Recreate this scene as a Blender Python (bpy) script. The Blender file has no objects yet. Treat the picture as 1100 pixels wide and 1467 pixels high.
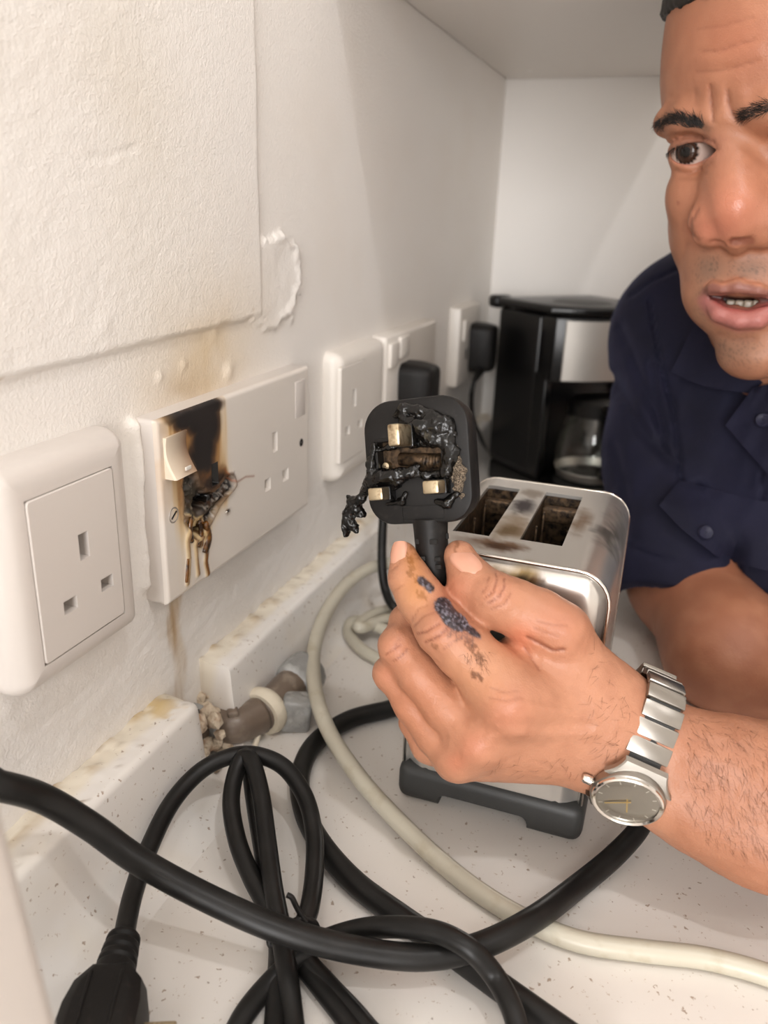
import bpy, bmesh, math, random
import numpy as np
from mathutils import Vector, Matrix
from math import sin, cos, pi, radians, sqrt
random.seed(7); rng = np.random.RandomState(7)
SC = bpy.context.scene
COL = SC.collection

# ------------------------------------------------------------------ camera (1100 x 1467)
F = 1153.5                                             # focal length in pixels of the 1100 px wide frame
RM = np.array([[0.93868936, 0.34329392, 0.03180535],   # camera right
               [0.14685216, -0.31466423, -0.93777442], # camera down
               [-0.31192425, 0.88494955, -0.34578542]])# camera forward
CAM = np.array([0.212, 0.0, 0.272])                    # wall is x = 0, worktop is z = 0
cam = bpy.data.cameras.new('camera'); camo = bpy.data.objects.new('camera', cam); COL.objects.link(camo)
cam.sensor_fit = 'VERTICAL'; cam.sensor_height = 36.0; cam.sensor_width = 27.0
cam.lens = 36.0 * F / 1467.0
cam.clip_start = 0.01; cam.clip_end = 50
mw = Matrix.Identity(4)
for i in range(3):
    mw[i][0] = RM[0][i]; mw[i][1] = -RM[1][i]; mw[i][2] = -RM[2][i]; mw[i][3] = CAM[i]
camo.matrix_world = mw
cam.dof.use_dof = True; cam.dof.focus_distance = 0.345; cam.dof.aperture_fstop = 9.0
SC.camera = camo

# ------------------------------------------------------------------ light and exposure
SC.view_settings.view_transform = 'Standard'; SC.view_settings.look = 'None'
SC.view_settings.exposure = -0.78; SC.view_settings.gamma = 1.0; SC.view_settings.use_curve_mapping = False
SC.display_settings.display_device = 'sRGB'
SC.cycles.max_bounces = 9; SC.cycles.diffuse_bounces = 6; SC.cycles.glossy_bounces = 4
SC.cycles.transmission_bounces = 6; SC.cycles.caustics_reflective = False; SC.cycles.caustics_refractive = False
W = bpy.data.worlds.new('room_light'); SC.world = W; W.use_nodes = True
W.node_tree.nodes['Background'].inputs[0].default_value = (1.0, 0.955, 0.91, 1)
W.node_tree.nodes['Background'].inputs[1].default_value = 0.02

def disk_lamp(name, loc, watts, size, target=None):
    l = bpy.data.lights.new(name, 'AREA'); l.shape = 'DISK'; l.size = size; l.energy = watts; l.color = (1.0, 0.995, 1.0)
    o = bpy.data.objects.new(name, l); COL.objects.link(o); o.location = loc
    d = (Vector(target) if target else Vector((loc[0], loc[1], 0))) - Vector(loc)
    o.rotation_euler = d.to_track_quat('-Z', 'Y').to_euler()
    return o
disk_lamp('downlight_or_fill', (0.62, -0.12, 1.52), 6.6, 0.06, (0.2, 0.35, 0.1))
disk_lamp('downlight_or_fill', (0.16, -0.50, 1.52), 1.6, 0.06, (0.15, 0.35, 0.15))
disk_lamp('downlight_or_fill', (1.50, -0.30, 1.52), 7.0, 0.5)  # broad overhead fill added for ambience, unseen
disk_lamp('downlight_or_fill', (0.80, -1.60, 1.52), 7.0, 0.5)  # second added overhead fill, behind the camera

wl = bpy.data.lights.new('rear_fill_light', 'AREA'); wl.shape = 'RECTANGLE'; wl.size = 1.1; wl.size_y = 1.1; wl.energy = 88.0; wl.color = (1.0, 0.995, 1.0)  # soft fill panel added behind the camera to brighten the back; no window
wo = bpy.data.objects.new('rear_fill_light', wl); COL.objects.link(wo); wo.location = (0.62, -2.15, 0.55); wo.rotation_euler = (pi / 2, 0, 0)

# ------------------------------------------------------------------ measuring helpers
def ray(px, py):
    return RM.T @ np.array([(px - 550.0) / F, (py - 733.5) / F, 1.0])
def on_x(px, py, X):
    d = ray(px, py); return CAM + d * ((X - CAM[0]) / d[0])
def on_y(px, py, Y):
    d = ray(px, py); return CAM + d * ((Y - CAM[1]) / d[1])
def on_z(px, py, Z):
    d = ray(px, py); return CAM + d * ((Z - CAM[2]) / d[2])
def at(px, py, depth):
    return CAM + ray(px, py) * depth
def pix(P):
    q = (np.asarray(P, float) - CAM) @ RM.T
    return 550 + F * q[..., 0] / q[..., 2], 733.5 + F * q[..., 1] / q[..., 2], q[..., 2]

def srgb(r, g, b, a=1.0):
    def f(c):
        c /= 255.0
        return c / 12.92 if c <= 0.04045 else ((c + 0.055) / 1.055) ** 2.4
    return (f(r), f(g), f(b), a)

# ------------------------------------------------------------------ numpy value noise
def _hash(ix, iy, iz, seed):
    h = (ix * 374761393 + iy * 668265263 + iz * 2147483647 + seed * 1274126177) & 0xffffffff
    h = ((h ^ (h >> 13)) * 1274126177) & 0xffffffff
    return ((h ^ (h >> 16)) & 0xffff) / 65535.0
def vnoise(P, freq, seed=0):
    P = np.asarray(P, float) * freq
    i = np.floor(P).astype(np.int64); f = P - i; f = f * f * (3 - 2 * f)
    r = 0.0
    for a in (0, 1):
        wx = f[..., 0] if a else 1 - f[..., 0]
        for b in (0, 1):
            wy = f[..., 1] if b else 1 - f[..., 1]
            for c in (0, 1):
                wz = f[..., 2] if c else 1 - f[..., 2]
                r = r + wx * wy * wz * _hash(i[..., 0] + a, i[..., 1] + b, i[..., 2] + c, seed)
    return r
def fbm(P, freq, oct=4, seed=0):
    s = 0; a = 0.5; t = 0
    for k in range(oct):
        s = s + a * vnoise(P, freq, seed + k); t += a; a *= 0.5; freq *= 2.03
    return s / t
def sstep(a, b, x):
    t = np.clip((x - a) / (b - a), 0, 1); return t * t * (3 - 2 * t)
def seg_dist(X, Y, a, b):
    ax, ay = a; bx, by = b; dx, dy = bx - ax, by - ay
    t = np.clip(((X - ax) * dx + (Y - ay) * dy) / (dx * dx + dy * dy + 1e-12), 0, 1)
    return np.hypot(X - ax - t * dx, Y - ay - t * dy)
def poly_dist(X, Y, pts):
    d = 1e9
    for a, b in zip(pts[:-1], pts[1:]):
        d = np.minimum(d, seg_dist(X, Y, a, b))
    return d

# ------------------------------------------------------------------ materials
MATS = {}
def mat(name, col, rough=0.5, metal=0.0, bump=None, var=None, attr=False, spec=0.5, sss=0.0, coat=0.0, trans=0.0, ior=1.45, aniso=0.0, rough_attr=False, sss_rad=None):
    m = bpy.data.materials.new(name); m.use_nodes = True; nt = m.node_tree; N = nt.nodes; L = nt.links
    p = N['Principled BSDF']
    p.inputs['Base Color'].default_value = col; p.inputs['Roughness'].default_value = rough
    p.inputs['Metallic'].default_value = metal; p.inputs['Specular IOR Level'].default_value = spec
    p.inputs['Coat Weight'].default_value = coat; p.inputs['Transmission Weight'].default_value = trans; p.inputs['IOR'].default_value = ior
    if sss:
        p.inputs['Subsurface Weight'].default_value = sss; p.inputs['Subsurface Scale'].default_value = 0.004
        p.inputs['Subsurface Radius'].default_value = sss_rad or (1.0, 0.35, 0.2)
    tc = N.new('ShaderNodeTexCoord'); src = None
    if attr:
        a = N.new('ShaderNodeAttribute'); a.attribute_name = 'Col'; src = a.outputs['Color']
        if rough_attr:
            L.new(a.outputs['Alpha'], p.inputs['Roughness'])
    if var:                                             # (scale, second colour, low, high)
        n = N.new('ShaderNodeTexNoise'); n.inputs['Scale'].default_value = var[0]; n.inputs['Detail'].default_value = 6
        L.new(tc.outputs['Object'], n.inputs['Vector'])
        r = N.new('ShaderNodeMapRange'); r.inputs['From Min'].default_value = var[2]; r.inputs['From Max'].default_value = var[3]
        L.new(n.outputs['Fac'], r.inputs['Value'])
        mx = N.new('ShaderNodeMix'); mx.data_type = 'RGBA'
        if src: L.new(src, mx.inputs['A'])
        else: mx.inputs['A'].default_value = col
        mx.inputs['B'].default_value = var[1]; L.new(r.outputs['Result'], mx.inputs['Factor']); src = mx.outputs['Result']
    if src: L.new(src, p.inputs['Base Color'])
    if bump:
        prev = None
        for (sc, st, dist, kind) in bump:
            if kind == 'v':
                n = N.new('ShaderNodeTexVoronoi'); n.inputs['Scale'].default_value = sc; out = n.outputs['Distance']
            else:
                n = N.new('ShaderNodeTexNoise'); n.inputs['Scale'].default_value = sc; n.inputs['Detail'].default_value = 5
                n.inputs['Distortion'].default_value = 0.6 if kind == 'd' else 0.0; out = n.outputs['Fac']
            L.new(tc.outputs['Object'], n.inputs['Vector'])
            b = N.new('ShaderNodeBump'); b.inputs['Strength'].default_value = st; b.inputs['Distance'].default_value = dist
            L.new(out, b.inputs['Height'])
            if prev: L.new(prev.outputs['Normal'], b.inputs['Normal'])
            prev = b
        L.new(prev.outputs['Normal'], p.inputs['Normal'])
    MATS[name] = m; return m

def speckle_mat(name, base, rough=0.35, attr=False):
    m = mat(name, base, rough, attr=attr, spec=0.45); nt = m.node_tree; N = nt.nodes; L = nt.links; p = N['Principled BSDF']
    tc = N.new('ShaderNodeTexCoord'); src = None
    lk = [l for l in L if l.to_socket == p.inputs['Base Color']]
    src = lk[0].from_socket if lk else None
    for sc, th, colr, seed in ((330, 0.058, srgb(160, 140, 122), 0), (480, 0.062, srgb(196, 182, 168), 3.7), (230, 0.034, srgb(138, 122, 108), 9.1)):
        mp = N.new('ShaderNodeMapping'); mp.inputs['Location'].default_value = (seed, seed * 1.7, seed * 0.3); L.new(tc.outputs['Object'], mp.inputs['Vector'])
        nz = N.new('ShaderNodeTexNoise'); nz.inputs['Scale'].default_value = sc * 1.3; L.new(mp.outputs[0], nz.inputs['Vector'])
        ad = N.new('ShaderNodeVectorMath'); ad.operation = 'MULTIPLY_ADD'; ad.inputs[1].default_value = (0.004,) * 3
        L.new(nz.outputs['Color'], ad.inputs[0]); L.new(mp.outputs[0], ad.inputs[2])
        v = N.new('ShaderNodeTexVoronoi'); v.inputs['Scale'].default_value = sc; L.new(ad.outputs[0], v.inputs['Vector'])
        sz = N.new('ShaderNodeSeparateColor'); L.new(v.outputs['Color'], sz.inputs[0])
        th_ = N.new('ShaderNodeMath'); th_.operation = 'MULTIPLY'; th_.inputs[1].default_value = th * 5.2; L.new(sz.outputs[0], th_.inputs[0])
        lt = N.new('ShaderNodeMath'); lt.operation = 'SUBTRACT'; L.new(th_.outputs[0], lt.inputs[0]); L.new(v.outputs['Distance'], lt.inputs[1])
        mr = N.new('ShaderNodeMapRange'); mr.inputs['From Min'].default_value = -0.02; mr.inputs['From Max'].default_value = 0.10; L.new(lt.outputs[0], mr.inputs['Value'])
        gt = N.new('ShaderNodeMath'); gt.operation = 'GREATER_THAN'; gt.inputs[1].default_value = 0.72; L.new(sz.outputs[1], gt.inputs[0])
        fm = N.new('ShaderNodeMath'); fm.operation = 'MULTIPLY'; L.new(mr.outputs[0], fm.inputs[0]); L.new(gt.outputs[0], fm.inputs[1])
        f2 = N.new('ShaderNodeMath'); f2.operation = 'MULTIPLY'; f2.inputs[1].default_value = 0.85; L.new(fm.outputs[0], f2.inputs[0])
        mx = N.new('ShaderNodeMix'); mx.data_type = 'RGBA'; L.new(f2.outputs[0], mx.inputs['Factor'])
        if src: L.new(src, mx.inputs['A'])
        else: mx.inputs['A'].default_value = base
        mx.inputs['B'].default_value = colr; src = mx.outputs['Result']
    L.new(src, p.inputs['Base Color']); return m

WHITE = srgb(230, 227, 223)
M_wall = mat('painted_plaster', WHITE, 0.62, attr=True, bump=[(620, 0.34, 0.0013, 'd'), (1500, 0.14, 0.0005, 'n')], spec=0.35)
M_wallback = mat('painted_wall', srgb(230, 226, 221), 0.6, bump=[(240, 0.12, 0.001, 'n')])
M_cup = mat('white_laminate', srgb(232, 227, 221), 0.4)
M_floor = mat('grey_vinyl', srgb(120, 108, 98), 0.5, var=(8, srgb(104, 94, 86), 0.4, 0.6))
M_work = speckle_mat('speckled_stone', srgb(228, 223, 217), 0.30)
M_up = speckle_mat('speckled_stone_stained', srgb(228, 220, 210), 0.38, attr=True)
M_white = mat('white_plastic', srgb(208, 201, 195), 0.28, spec=0.5)
M_whiteb = mat('white_plastic_aged', srgb(220, 214, 206), 0.34, spec=0.5)
M_plate = mat('scorched_plastic', WHITE, 0.32, attr=True, rough_attr=True, bump=[(900, 0.10, 0.0006, 'n')])
M_hole = mat('dark_cavity', srgb(18, 16, 14), 0.7)
M_rubber = mat('black_rubber', srgb(22, 21, 20), 0.40, spec=0.32, bump=[(500, 0.06, 0.0005, 'n')], var=(60, srgb(34, 33, 32), 0.45, 0.8))
M_plug = mat('black_plastic', srgb(23, 21, 20), 0.50, bump=[(900, 0.10, 0.0004, 'n')], var=(300, srgb(44, 41, 38), 0.58, 0.85), spec=0.3)
M_char = mat('charred_plastic', srgb(12, 11, 10), 0.20, attr=False, bump=[(300, 0.30, 0.0012, 'd')], var=(500, srgb(48, 40, 33), 0.62, 0.8), spec=0.5)
M_ash = mat('ash_residue', srgb(150, 134, 114), 0.7, bump=[(1300, 0.9, 0.0018, 'd')], var=(1700, srgb(58, 48, 38), 0.38, 0.60))
M_brass = mat('tarnished_brass', srgb(206, 190, 160), 0.34, 1.0, bump=[(600, 0.08, 0.0004, 'n')], var=(320, srgb(120, 92, 66), 0.50, 0.74))
M_copper = mat('scorched_copper', srgb(100, 80, 60), 0.45, 0.6, bump=[(500, 0.3, 0.0008, 'd')], var=(350, srgb(30, 24, 20), 0.4, 0.65))
M_cream = mat('cream_flex', srgb(190, 184, 168), 0.34, var=(90, srgb(164, 152, 126), 0.56, 0.85))
M_steel = mat('brushed_steel', srgb(222, 219, 214), 0.40, 1.0, bump=[(120, 0.03, 0.0008, 'n')])
M_watch = mat('watch_steel', srgb(164, 159, 152), 0.33, 1.0, bump=[(1800, 0.05, 0.0002, 'n')])
M_chrome = mat('polished_steel', srgb(226, 222, 216), 0.12, 1.0)
M_panel = mat('brushed_panel', srgb(206, 200, 192), 0.5, 0.6, bump=[(120, 0.05, 0.0008, 'n')])
M_toast = mat('sooty_steel', srgb(210, 205, 198), 0.25, 0.86, attr=True, rough_attr=True, bump=[(90, 0.04, 0.001, 'n')])
M_dark = mat('dark_grey_plastic', srgb(52, 52, 51), 0.5, bump=[(900, 0.1, 0.0004, 'n')])
M_gloss = mat('glossy_black_plastic', srgb(15, 14, 14), 0.30)
def glass_mat(name):
    m = bpy.data.materials.new(name); m.use_nodes = True; N = m.node_tree.nodes; L = m.node_tree.links; N.remove(N['Principled BSDF'])
    tr = N.new('ShaderNodeBsdfTransparent'); tr.inputs[0].default_value = (.95, .96, .95, 1); gl = N.new('ShaderNodeBsdfGlossy'); gl.inputs['Roughness'].default_value = .03
    lw = N.new('ShaderNodeLayerWeight'); pw = N.new('ShaderNodeMath'); pw.operation = 'POWER'; pw.inputs[1].default_value = 4.0; fr = N.new('ShaderNodeMath'); fr.operation = 'MULTIPLY_ADD'; fr.inputs[1].default_value = 0.7; fr.inputs[2].default_value = 0.045; L.new(lw.outputs['Facing'], pw.inputs[0]); L.new(pw.outputs[0], fr.inputs[0]); mx = N.new('ShaderNodeMixShader')
    L.new(fr.outputs[0], mx.inputs[0]); L.new(tr.outputs[0], mx.inputs[1]); L.new(gl.outputs[0], mx.inputs[2]); L.new(mx.outputs[0], N['Material Output'].inputs[0]); MATS[name] = m; return m
M_glass = glass_mat('clear_glass')
M_filler = mat('crumbling_filler', srgb(206, 190, 168), 0.9, bump=[(260, 0.8, 0.003, 'd'), (900, 0.5, 0.001, 'n')], var=(170, srgb(150, 112, 84), 0.5, 0.72))
M_brown = mat('brown_pipe_plastic', srgb(112, 98, 86), 0.32, bump=[(160, 0.15, 0.002, 'd')], var=(90, srgb(150, 138, 124), 0.55, 0.75))
M_tape = mat('white_sealing_tape', srgb(218, 208, 188), 0.55, bump=[(240, 0.3, 0.0015, 'd')])
M_grey = mat('clear_grey_wrap', srgb(150, 150, 148), 0.22, bump=[(140, 0.5, 0.004, 'd')], var=(80, srgb(190, 190, 188), 0.5, 0.7))
M_resin = mat('melted_amber_resin', srgb(110, 70, 26), 0.14, bump=[(400, 0.15, 0.001, 'd')], var=(160, srgb(40, 24, 12), 0.40, 0.60), coat=0.4)

# ------------------------------------------------------------------ object helpers
def finish(name, me, m, parent=None, smooth=True):
    if m: me.materials.append(m)
    if smooth is True:
        me.polygons.foreach_set('use_smooth', [True] * len(me.polygons))
    o = bpy.data.objects.new(name, me); COL.objects.link(o)
    if parent is not None: o.parent = parent
    return o
def tag(o, label, cat, group=None, kind=None):
    if label: o['label'] = label
    if cat: o['category'] = cat
    if group: o['group'] = group
    if kind: o['kind'] = kind
    return o
def thing(name, label, cat, loc=(0, 0, 0), M=None, group=None):
    o = bpy.data.objects.new(name, None); COL.objects.link(o); o.empty_display_size = 0.02
    if M is not None: o.matrix_world = M
    else: o.location = loc
    return tag(o, label, cat, group)
def mesh_np(V, faces):
    me = bpy.data.meshes.new('mesh'); me.from_pydata([tuple(v) for v in np.asarray(V).tolist()], [], faces if isinstance(faces, list) else faces.tolist()); me.update(); return me
def set_col(me, C, rough=None):
    a = me.color_attributes.new('Col', 'FLOAT_COLOR', 'POINT')
    out = np.ones((len(C), 4), np.float32); out[:, :3] = C[:, :3]
    if rough is not None: out[:, 3] = rough
    a.data.foreach_set('color', out.ravel())
def angle_smooth(o, deg=35):
    me = o.data
    bm = bmesh.new(); bm.from_mesh(me); bmesh.ops.recalc_face_normals(bm, faces=bm.faces[:])
    for e in bm.edges:
        if len(e.link_faces) == 2: e.smooth = e.calc_face_angle(0) < radians(deg)
    for f in bm.faces: f.smooth = True
    bm.to_mesh(me); bm.free(); return o
def box_bm(size, bevel=0.0, seg=3, loc=(0, 0, 0), bm=None):
    b = bmesh.new(); bmesh.ops.create_cube(b, size=1.0)
    for v in b.verts: v.co = Vector((v.co.x * size[0], v.co.y * size[1], v.co.z * size[2]))
    if bevel: bmesh.ops.bevel(b, geom=b.edges[:], offset=bevel, segments=seg, affect='EDGES', profile=0.5)
    for v in b.verts: v.co += Vector(loc)
    if bm is None: return b
    me = bpy.data.meshes.new('t'); b.to_mesh(me); bm.from_mesh(me); bpy.data.meshes.remove(me); b.free(); return bm
def box(name, size, loc, m, parent=None, bevel=0.001, seg=3, rot=None):
    b = box_bm(size, bevel, seg)
    me = bpy.data.meshes.new(name); b.to_mesh(me); b.free()
    o = finish(name, me, m, parent); o.location = loc
    if rot: o.rotation_euler = rot
    return angle_smooth(o, 40)
def rrect(w, h, r, n=6):
    pts = []
    for cx, cy, a0 in ((w / 2 - r, h / 2 - r, 0), (-w / 2 + r, h / 2 - r, 90), (-w / 2 + r, -h / 2 + r, 180), (w / 2 - r, -h / 2 + r, 270)):
        for k in range(n + 1):
            a = radians(a0 + 90 * k / n); pts.append((cx + r * cos(a), cy + r * sin(a)))
    return pts
def loft(name, rings, m, parent=None, caps=True, smooth=40):
    """rings: list of lists of 3D points, same count"""
    n = len(rings[0]); V = [p for r in rings for p in r]; Fc = []
    for k in range(len(rings) - 1):
        for i in range(n):
            j = (i + 1) % n; Fc.append((k * n + i, k * n + j, (k + 1) * n + j, (k + 1) * n + i))
    if caps: Fc.append(tuple(range(n))[::-1]); Fc.append(tuple((len(rings) - 1) * n + i for i in range(n)))
    o = finish(name, mesh_np(V, Fc), m, parent); return angle_smooth(o, smooth)
def slab(name, w, h, r, prof, m, parent=None, smooth=40, n=6):
    """rounded rectangle in local XY, prof = [(inset, z)]"""
    rings = [[(x, y, z) for x, y in rrect(w - 2 * i, h - 2 * i, max(r - i, 0.0002), n)] for i, z in prof]
    return loft(name, rings, m, parent, True, smooth)
def lathe(name, prof, m, parent=None, n=40, smooth=40, caps=False):
    rings = [[(r * cos(2 * pi * k / n), r * sin(2 * pi * k / n), z) for k in range(n)] for r, z in prof]
    return loft(name, rings, m, parent, caps, smooth)
def crom(pts, per=10):
    P = np.array(pts, float); P = np.vstack([2 * P[0] - P[1], P, 2 * P[-1] - P[-2]]); out = []
    for i in range(1, len(P) - 2):
        p0, p1, p2, p3 = P[i - 1:i + 3]
        for k in range(per):
            t = k / per
            out.append(0.5 * (2 * p1 + (p2 - p0) * t + (2 * p0 - 5 * p1 + 4 * p2 - p3) * t * t + (3 * p1 - p0 - 3 * p2 + p3) * t ** 3))
    out.append(P[-2]); return np.array(out)
def tube_geo(path, rad, n=14):
    path = np.asarray(path, float); m = len(path)
    rad = np.full(m, rad) if np.isscalar(rad) else np.asarray(rad)
    T = np.gradient(path, axis=0); T /= np.linalg.norm(T, axis=1)[:, None] + 1e-12
    u = np.cross(T[0], [0, 0, 1.0]); 
    if np.linalg.norm(u) < 1e-3: u = np.cross(T[0], [0, 1.0, 0])
    u /= np.linalg.norm(u); V = []
    a = np.arange(n) * 2 * pi / n
    for i in range(m):
        u = u - T[i] * np.dot(u, T[i]); u /= np.linalg.norm(u); v = np.cross(T[i], u)
        V.append(path[i] + rad[i] * (np.cos(a)[:, None] * u + np.sin(a)[:, None] * v))
    V = np.concatenate(V)
    i = np.arange(m - 1)[:, None] * n; k = np.arange(n)[None]; k2 = (k + 1) % n
    Fc = np.stack([i + k, i + k2, i + n + k2, i + n + k], -1).reshape(-1, 4).tolist()
    Fc.append(list(range(n))[::-1]); Fc.append([(m - 1) * n + q for q in range(n)])
    return V, Fc
def tube(name, path, rad, m, parent=None, n=14):
    V, Fc = tube_geo(path, rad, n); o = finish(name, mesh_np(V, Fc), m, parent)
    return o
def tubes(name, paths, rad, m, parent=None, n=5):
    VV = []; FF = []; b = 0
    for p in paths:
        r = rad
        if not np.isscalar(rad): r = np.asarray(rad)[:len(p)]
        V, Fc = tube_geo(p, r, n); VV.append(V); FF += [[q + b for q in f] for f in Fc]; b += len(V)
    return finish(name, mesh_np(np.concatenate(VV), FF), m, parent)
def boolean(o, cutters):
    for c in cutters:
        md = o.modifiers.new('b', 'BOOLEAN'); md.operation = 'DIFFERENCE'; md.object = c; md.solver = 'EXACT'
    dg = bpy.context.evaluated_depsgraph_get(); ev = o.evaluated_get(dg)
    me = bpy.data.meshes.new_from_object(ev); o.modifiers.clear(); old = o.data; o.data = me; bpy.data.meshes.remove(old)
    for c in cutters:
        d = c.data; bpy.data.objects.remove(c); bpy.data.meshes.remove(d)
    return angle_smooth(o, 40)
def cutbox(x0, x1, y0, y1, z0, z1, parent=None):
    b = box_bm((x1 - x0, y1 - y0, z1 - z0), 0, 1, ((x0 + x1) / 2, (y0 + y1) / 2, (z0 + z1) / 2)); me = bpy.data.meshes.new('cut'); b.to_mesh(me); b.free()
    o = bpy.data.objects.new('cut', me); COL.objects.link(o)
    if parent: o.parent = parent
    return o
def grid_mesh(U, V, X):
    """U (nu), V (nv) coordinate arrays and X (nu, nv, 3) positions -> quads"""
    nu, nv = len(U), len(V)
    i = np.arange(nu - 1)[:, None] * nv; j = np.arange(nv - 1)[None]
    Fc = np.stack([i + j, i + nv + j, i + nv + j + 1, i + j + 1], -1).reshape(-1, 4)
    me = bpy.data.meshes.new('grid'); P = X.reshape(-1, 3)
    me.vertices.add(len(P)); me.vertices.foreach_set('co', P.astype(np.float32).ravel())
    me.loops.add(Fc.size); me.loops.foreach_set('vertex_index', Fc.astype(np.int32).ravel())
    me.polygons.add(len(Fc)); me.polygons.foreach_set('loop_start', np.arange(0, Fc.size, 4, dtype=np.int32))
    me.update(calc_edges=True); me.validate(); return me
def WALLM(y, z, x=0.0):
    """local X along the wall (+y), local Y up, local Z out of the wall"""
    return Matrix(((0, 0, 1, x), (1, 0, 0, y), (0, 1, 0, z), (0, 0, 0, 1)))
def mix(a, b, t):
    t = np.asarray(t)[..., None]; return np.asarray(a) * (1 - t) + np.asarray(b) * t
def c3(*a): return np.array(srgb(*a)[:3])
# ================================================================== setting
def build_wall():
    U = np.concatenate([np.linspace(-2.2, 0.10, 16), np.arange(0.115, 0.60, 0.0015), np.linspace(0.605, 0.9449, 18)])
    V = np.concatenate([np.linspace(-0.9, 0.015, 8), np.arange(0.02, 0.42, 0.0015), np.linspace(0.425, 1.55, 16)])
    Y, Z = np.meshgrid(U, V, indexing='ij'); P = np.stack([Y, Z, np.zeros_like(Y)], -1)
    n1 = fbm(P, 60, 4, 1); n2 = fbm(P, 25, 3, 5); n3 = fbm(P, 260, 3, 9)
    edge = 0.2165 + 0.0035 * (Y - 0.2) / 0.2 + 0.0012 * (n1 - 0.5)
    right = 0.3885 + 0.0014 * (n2 - 0.5)
    # broken lump at the end of the old plaster layer
    a = on_x(388, 404, 0); ly, lz = a[1], a[2]
    lump = np.hypot((Y - ly) / 0.036, (Z - lz) / 0.025) + 0.45 * (n1 - 0.5) + 0.25 * (n3 - 0.5)
    lm = 1 - sstep(0.93, 1.0, lump)
    layer = sstep(-0.0006, 0.0006, Z - edge) * (1 - sstep(-0.0008, 0.0016, Y - right))
    X = 0.0030 * layer
    X = np.maximum(X, lm * (0.0020 + 0.0012 * (n1 - 0.5) + 0.0016 * sstep(.72, .98, lump) * sstep(-.002, .012, Y - ly)))
    X = X + 0.0004 * (n2 - 0.5) * sstep(0.2, 0.23, Z) * layer
    # roller and filler texture
    rough = (0.35 + 0.65 * layer) * (1 - 0.75 * sstep(0.30, 0.37, Y))
    X = X + (fbm(P * [1, 1.5, 1], 300, 2, 21) - 0.5) * 0.0004 * rough
    X = X + (fbm(P * [1, 3.2, 1], 150, 2, 31) - 0.5) * 0.0007 * (Z < 0.11)
    for (px, py, r, h) in ((228, 540, .0022, .0022), (262, 523, .0022, .002), (327, 533, .004, .003), (306, 476, .004, .0014), (415, 455, .004, .003), (205, 800, .002, .001), (140, 466, .004, .001)):
        q = on_x(px, py, 0); X = X + .55 * h * np.exp(-(((Y - q[1]) / r) ** 2 + ((Z - q[2]) / r) ** 2)) * (0.6 + 0.8 * n3)
    ck = [on_x(*p, 0)[1:] for p in ((120, 224), (145, 229), (158, 219), (175, 214), (190, 210))]
    X = X - 0.0006 * np.exp(-(poly_dist(Y, Z, ck) / 0.0008) ** 2)
    # filler bead beside the sockets
    q0 = on_x(190, 610, 0); X = X + 0.004 * np.exp(-((Y - q0[1] + 0.001) / 0.003) ** 2) * sstep(.105, .112, Z) * (1 - sstep(.185, .19, Z)) * (0.5 + n1)
    base = np.ones(Y.shape + (3,)) * c3(232, 228, 223)
    C = mix(base, c3(226, 219, 210), np.clip(n2 - 0.45, 0, 1) * 0.8)
    def blob(px, py, ry, rz):
        q = on_x(px, py, 0); return np.exp(-(((Y - q[1]) / ry) ** 2 + ((Z - q[2]) / rz) ** 2))
    C = mix(C, c3(214, 192, 158), np.clip(0.75 * blob(290, 540, .045, .022) + 0.5 * blob(300, 470, .05, .03), 0, 1) * (0.5 + 0.5 * n1))
    C = mix(C, c3(206, 196, 176), 0.25 * blob(185, 160, .03, .09) * (0.4 + n2))
    C = mix(C, c3(170, 140, 96), np.clip(0.8 * blob(262, 560, .02, .008), 0, 1) * n1)
    d0 = on_x(250, 865, 0); yy = Y - d0[1] - 0.0022 * np.sin(Z * 140)
    drip = np.exp(-(yy / 0.0052) ** 4) * (Z < 0.11) * (0.35 + 0.65 * sstep(0.02, 0.10, Z))
    st = 0.45 + 0.55 * vnoise(np.stack([Y * 900, Z * 40, Y * 0], -1), 1.0, 4)
    C = mix(C, c3(188, 158, 112), np.clip(drip * st, 0, 0.85))
    C = mix(C, c3(146, 108, 62), np.clip(drip * (st - 0.62) * 2.2, 0, 0.7))
    C = mix(C, c3(176, 150, 116), 0.7 * sstep(.955, .975, vnoise(P, 300, 77)) * (Z < 0.25) * layer)
    me = grid_mesh(U, V, np.stack([X, Y, Z], -1)); set_col(me, C.reshape(-1, 3))
    o = finish('wall_left', me, M_wall); o['kind'] = 'structure'; return o
wall_left = build_wall()

def shell(name, size, loc, m):
    o = box(name, size, loc, m, None, 0); o['kind'] = 'structure'; return o
shell('wall_back', (2.5, 0.1, 2.6), (1.2, 0.995, 0.30), M_wallback)
shell('wall_right', (0.1, 3.3, 2.6), (2.45, -0.655, 0.30), M_wallback)
shell('wall_front', (2.5, 0.1, 2.6), (1.2, -2.25, 0.30), M_wallback)
shell('ceiling', (2.6, 3.3, 0.05), (1.2, -0.655, 1.575), M_cup)
shell('floor', (2.6, 3.3, 0.05), (1.2, -0.655, -0.925), M_floor)

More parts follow.
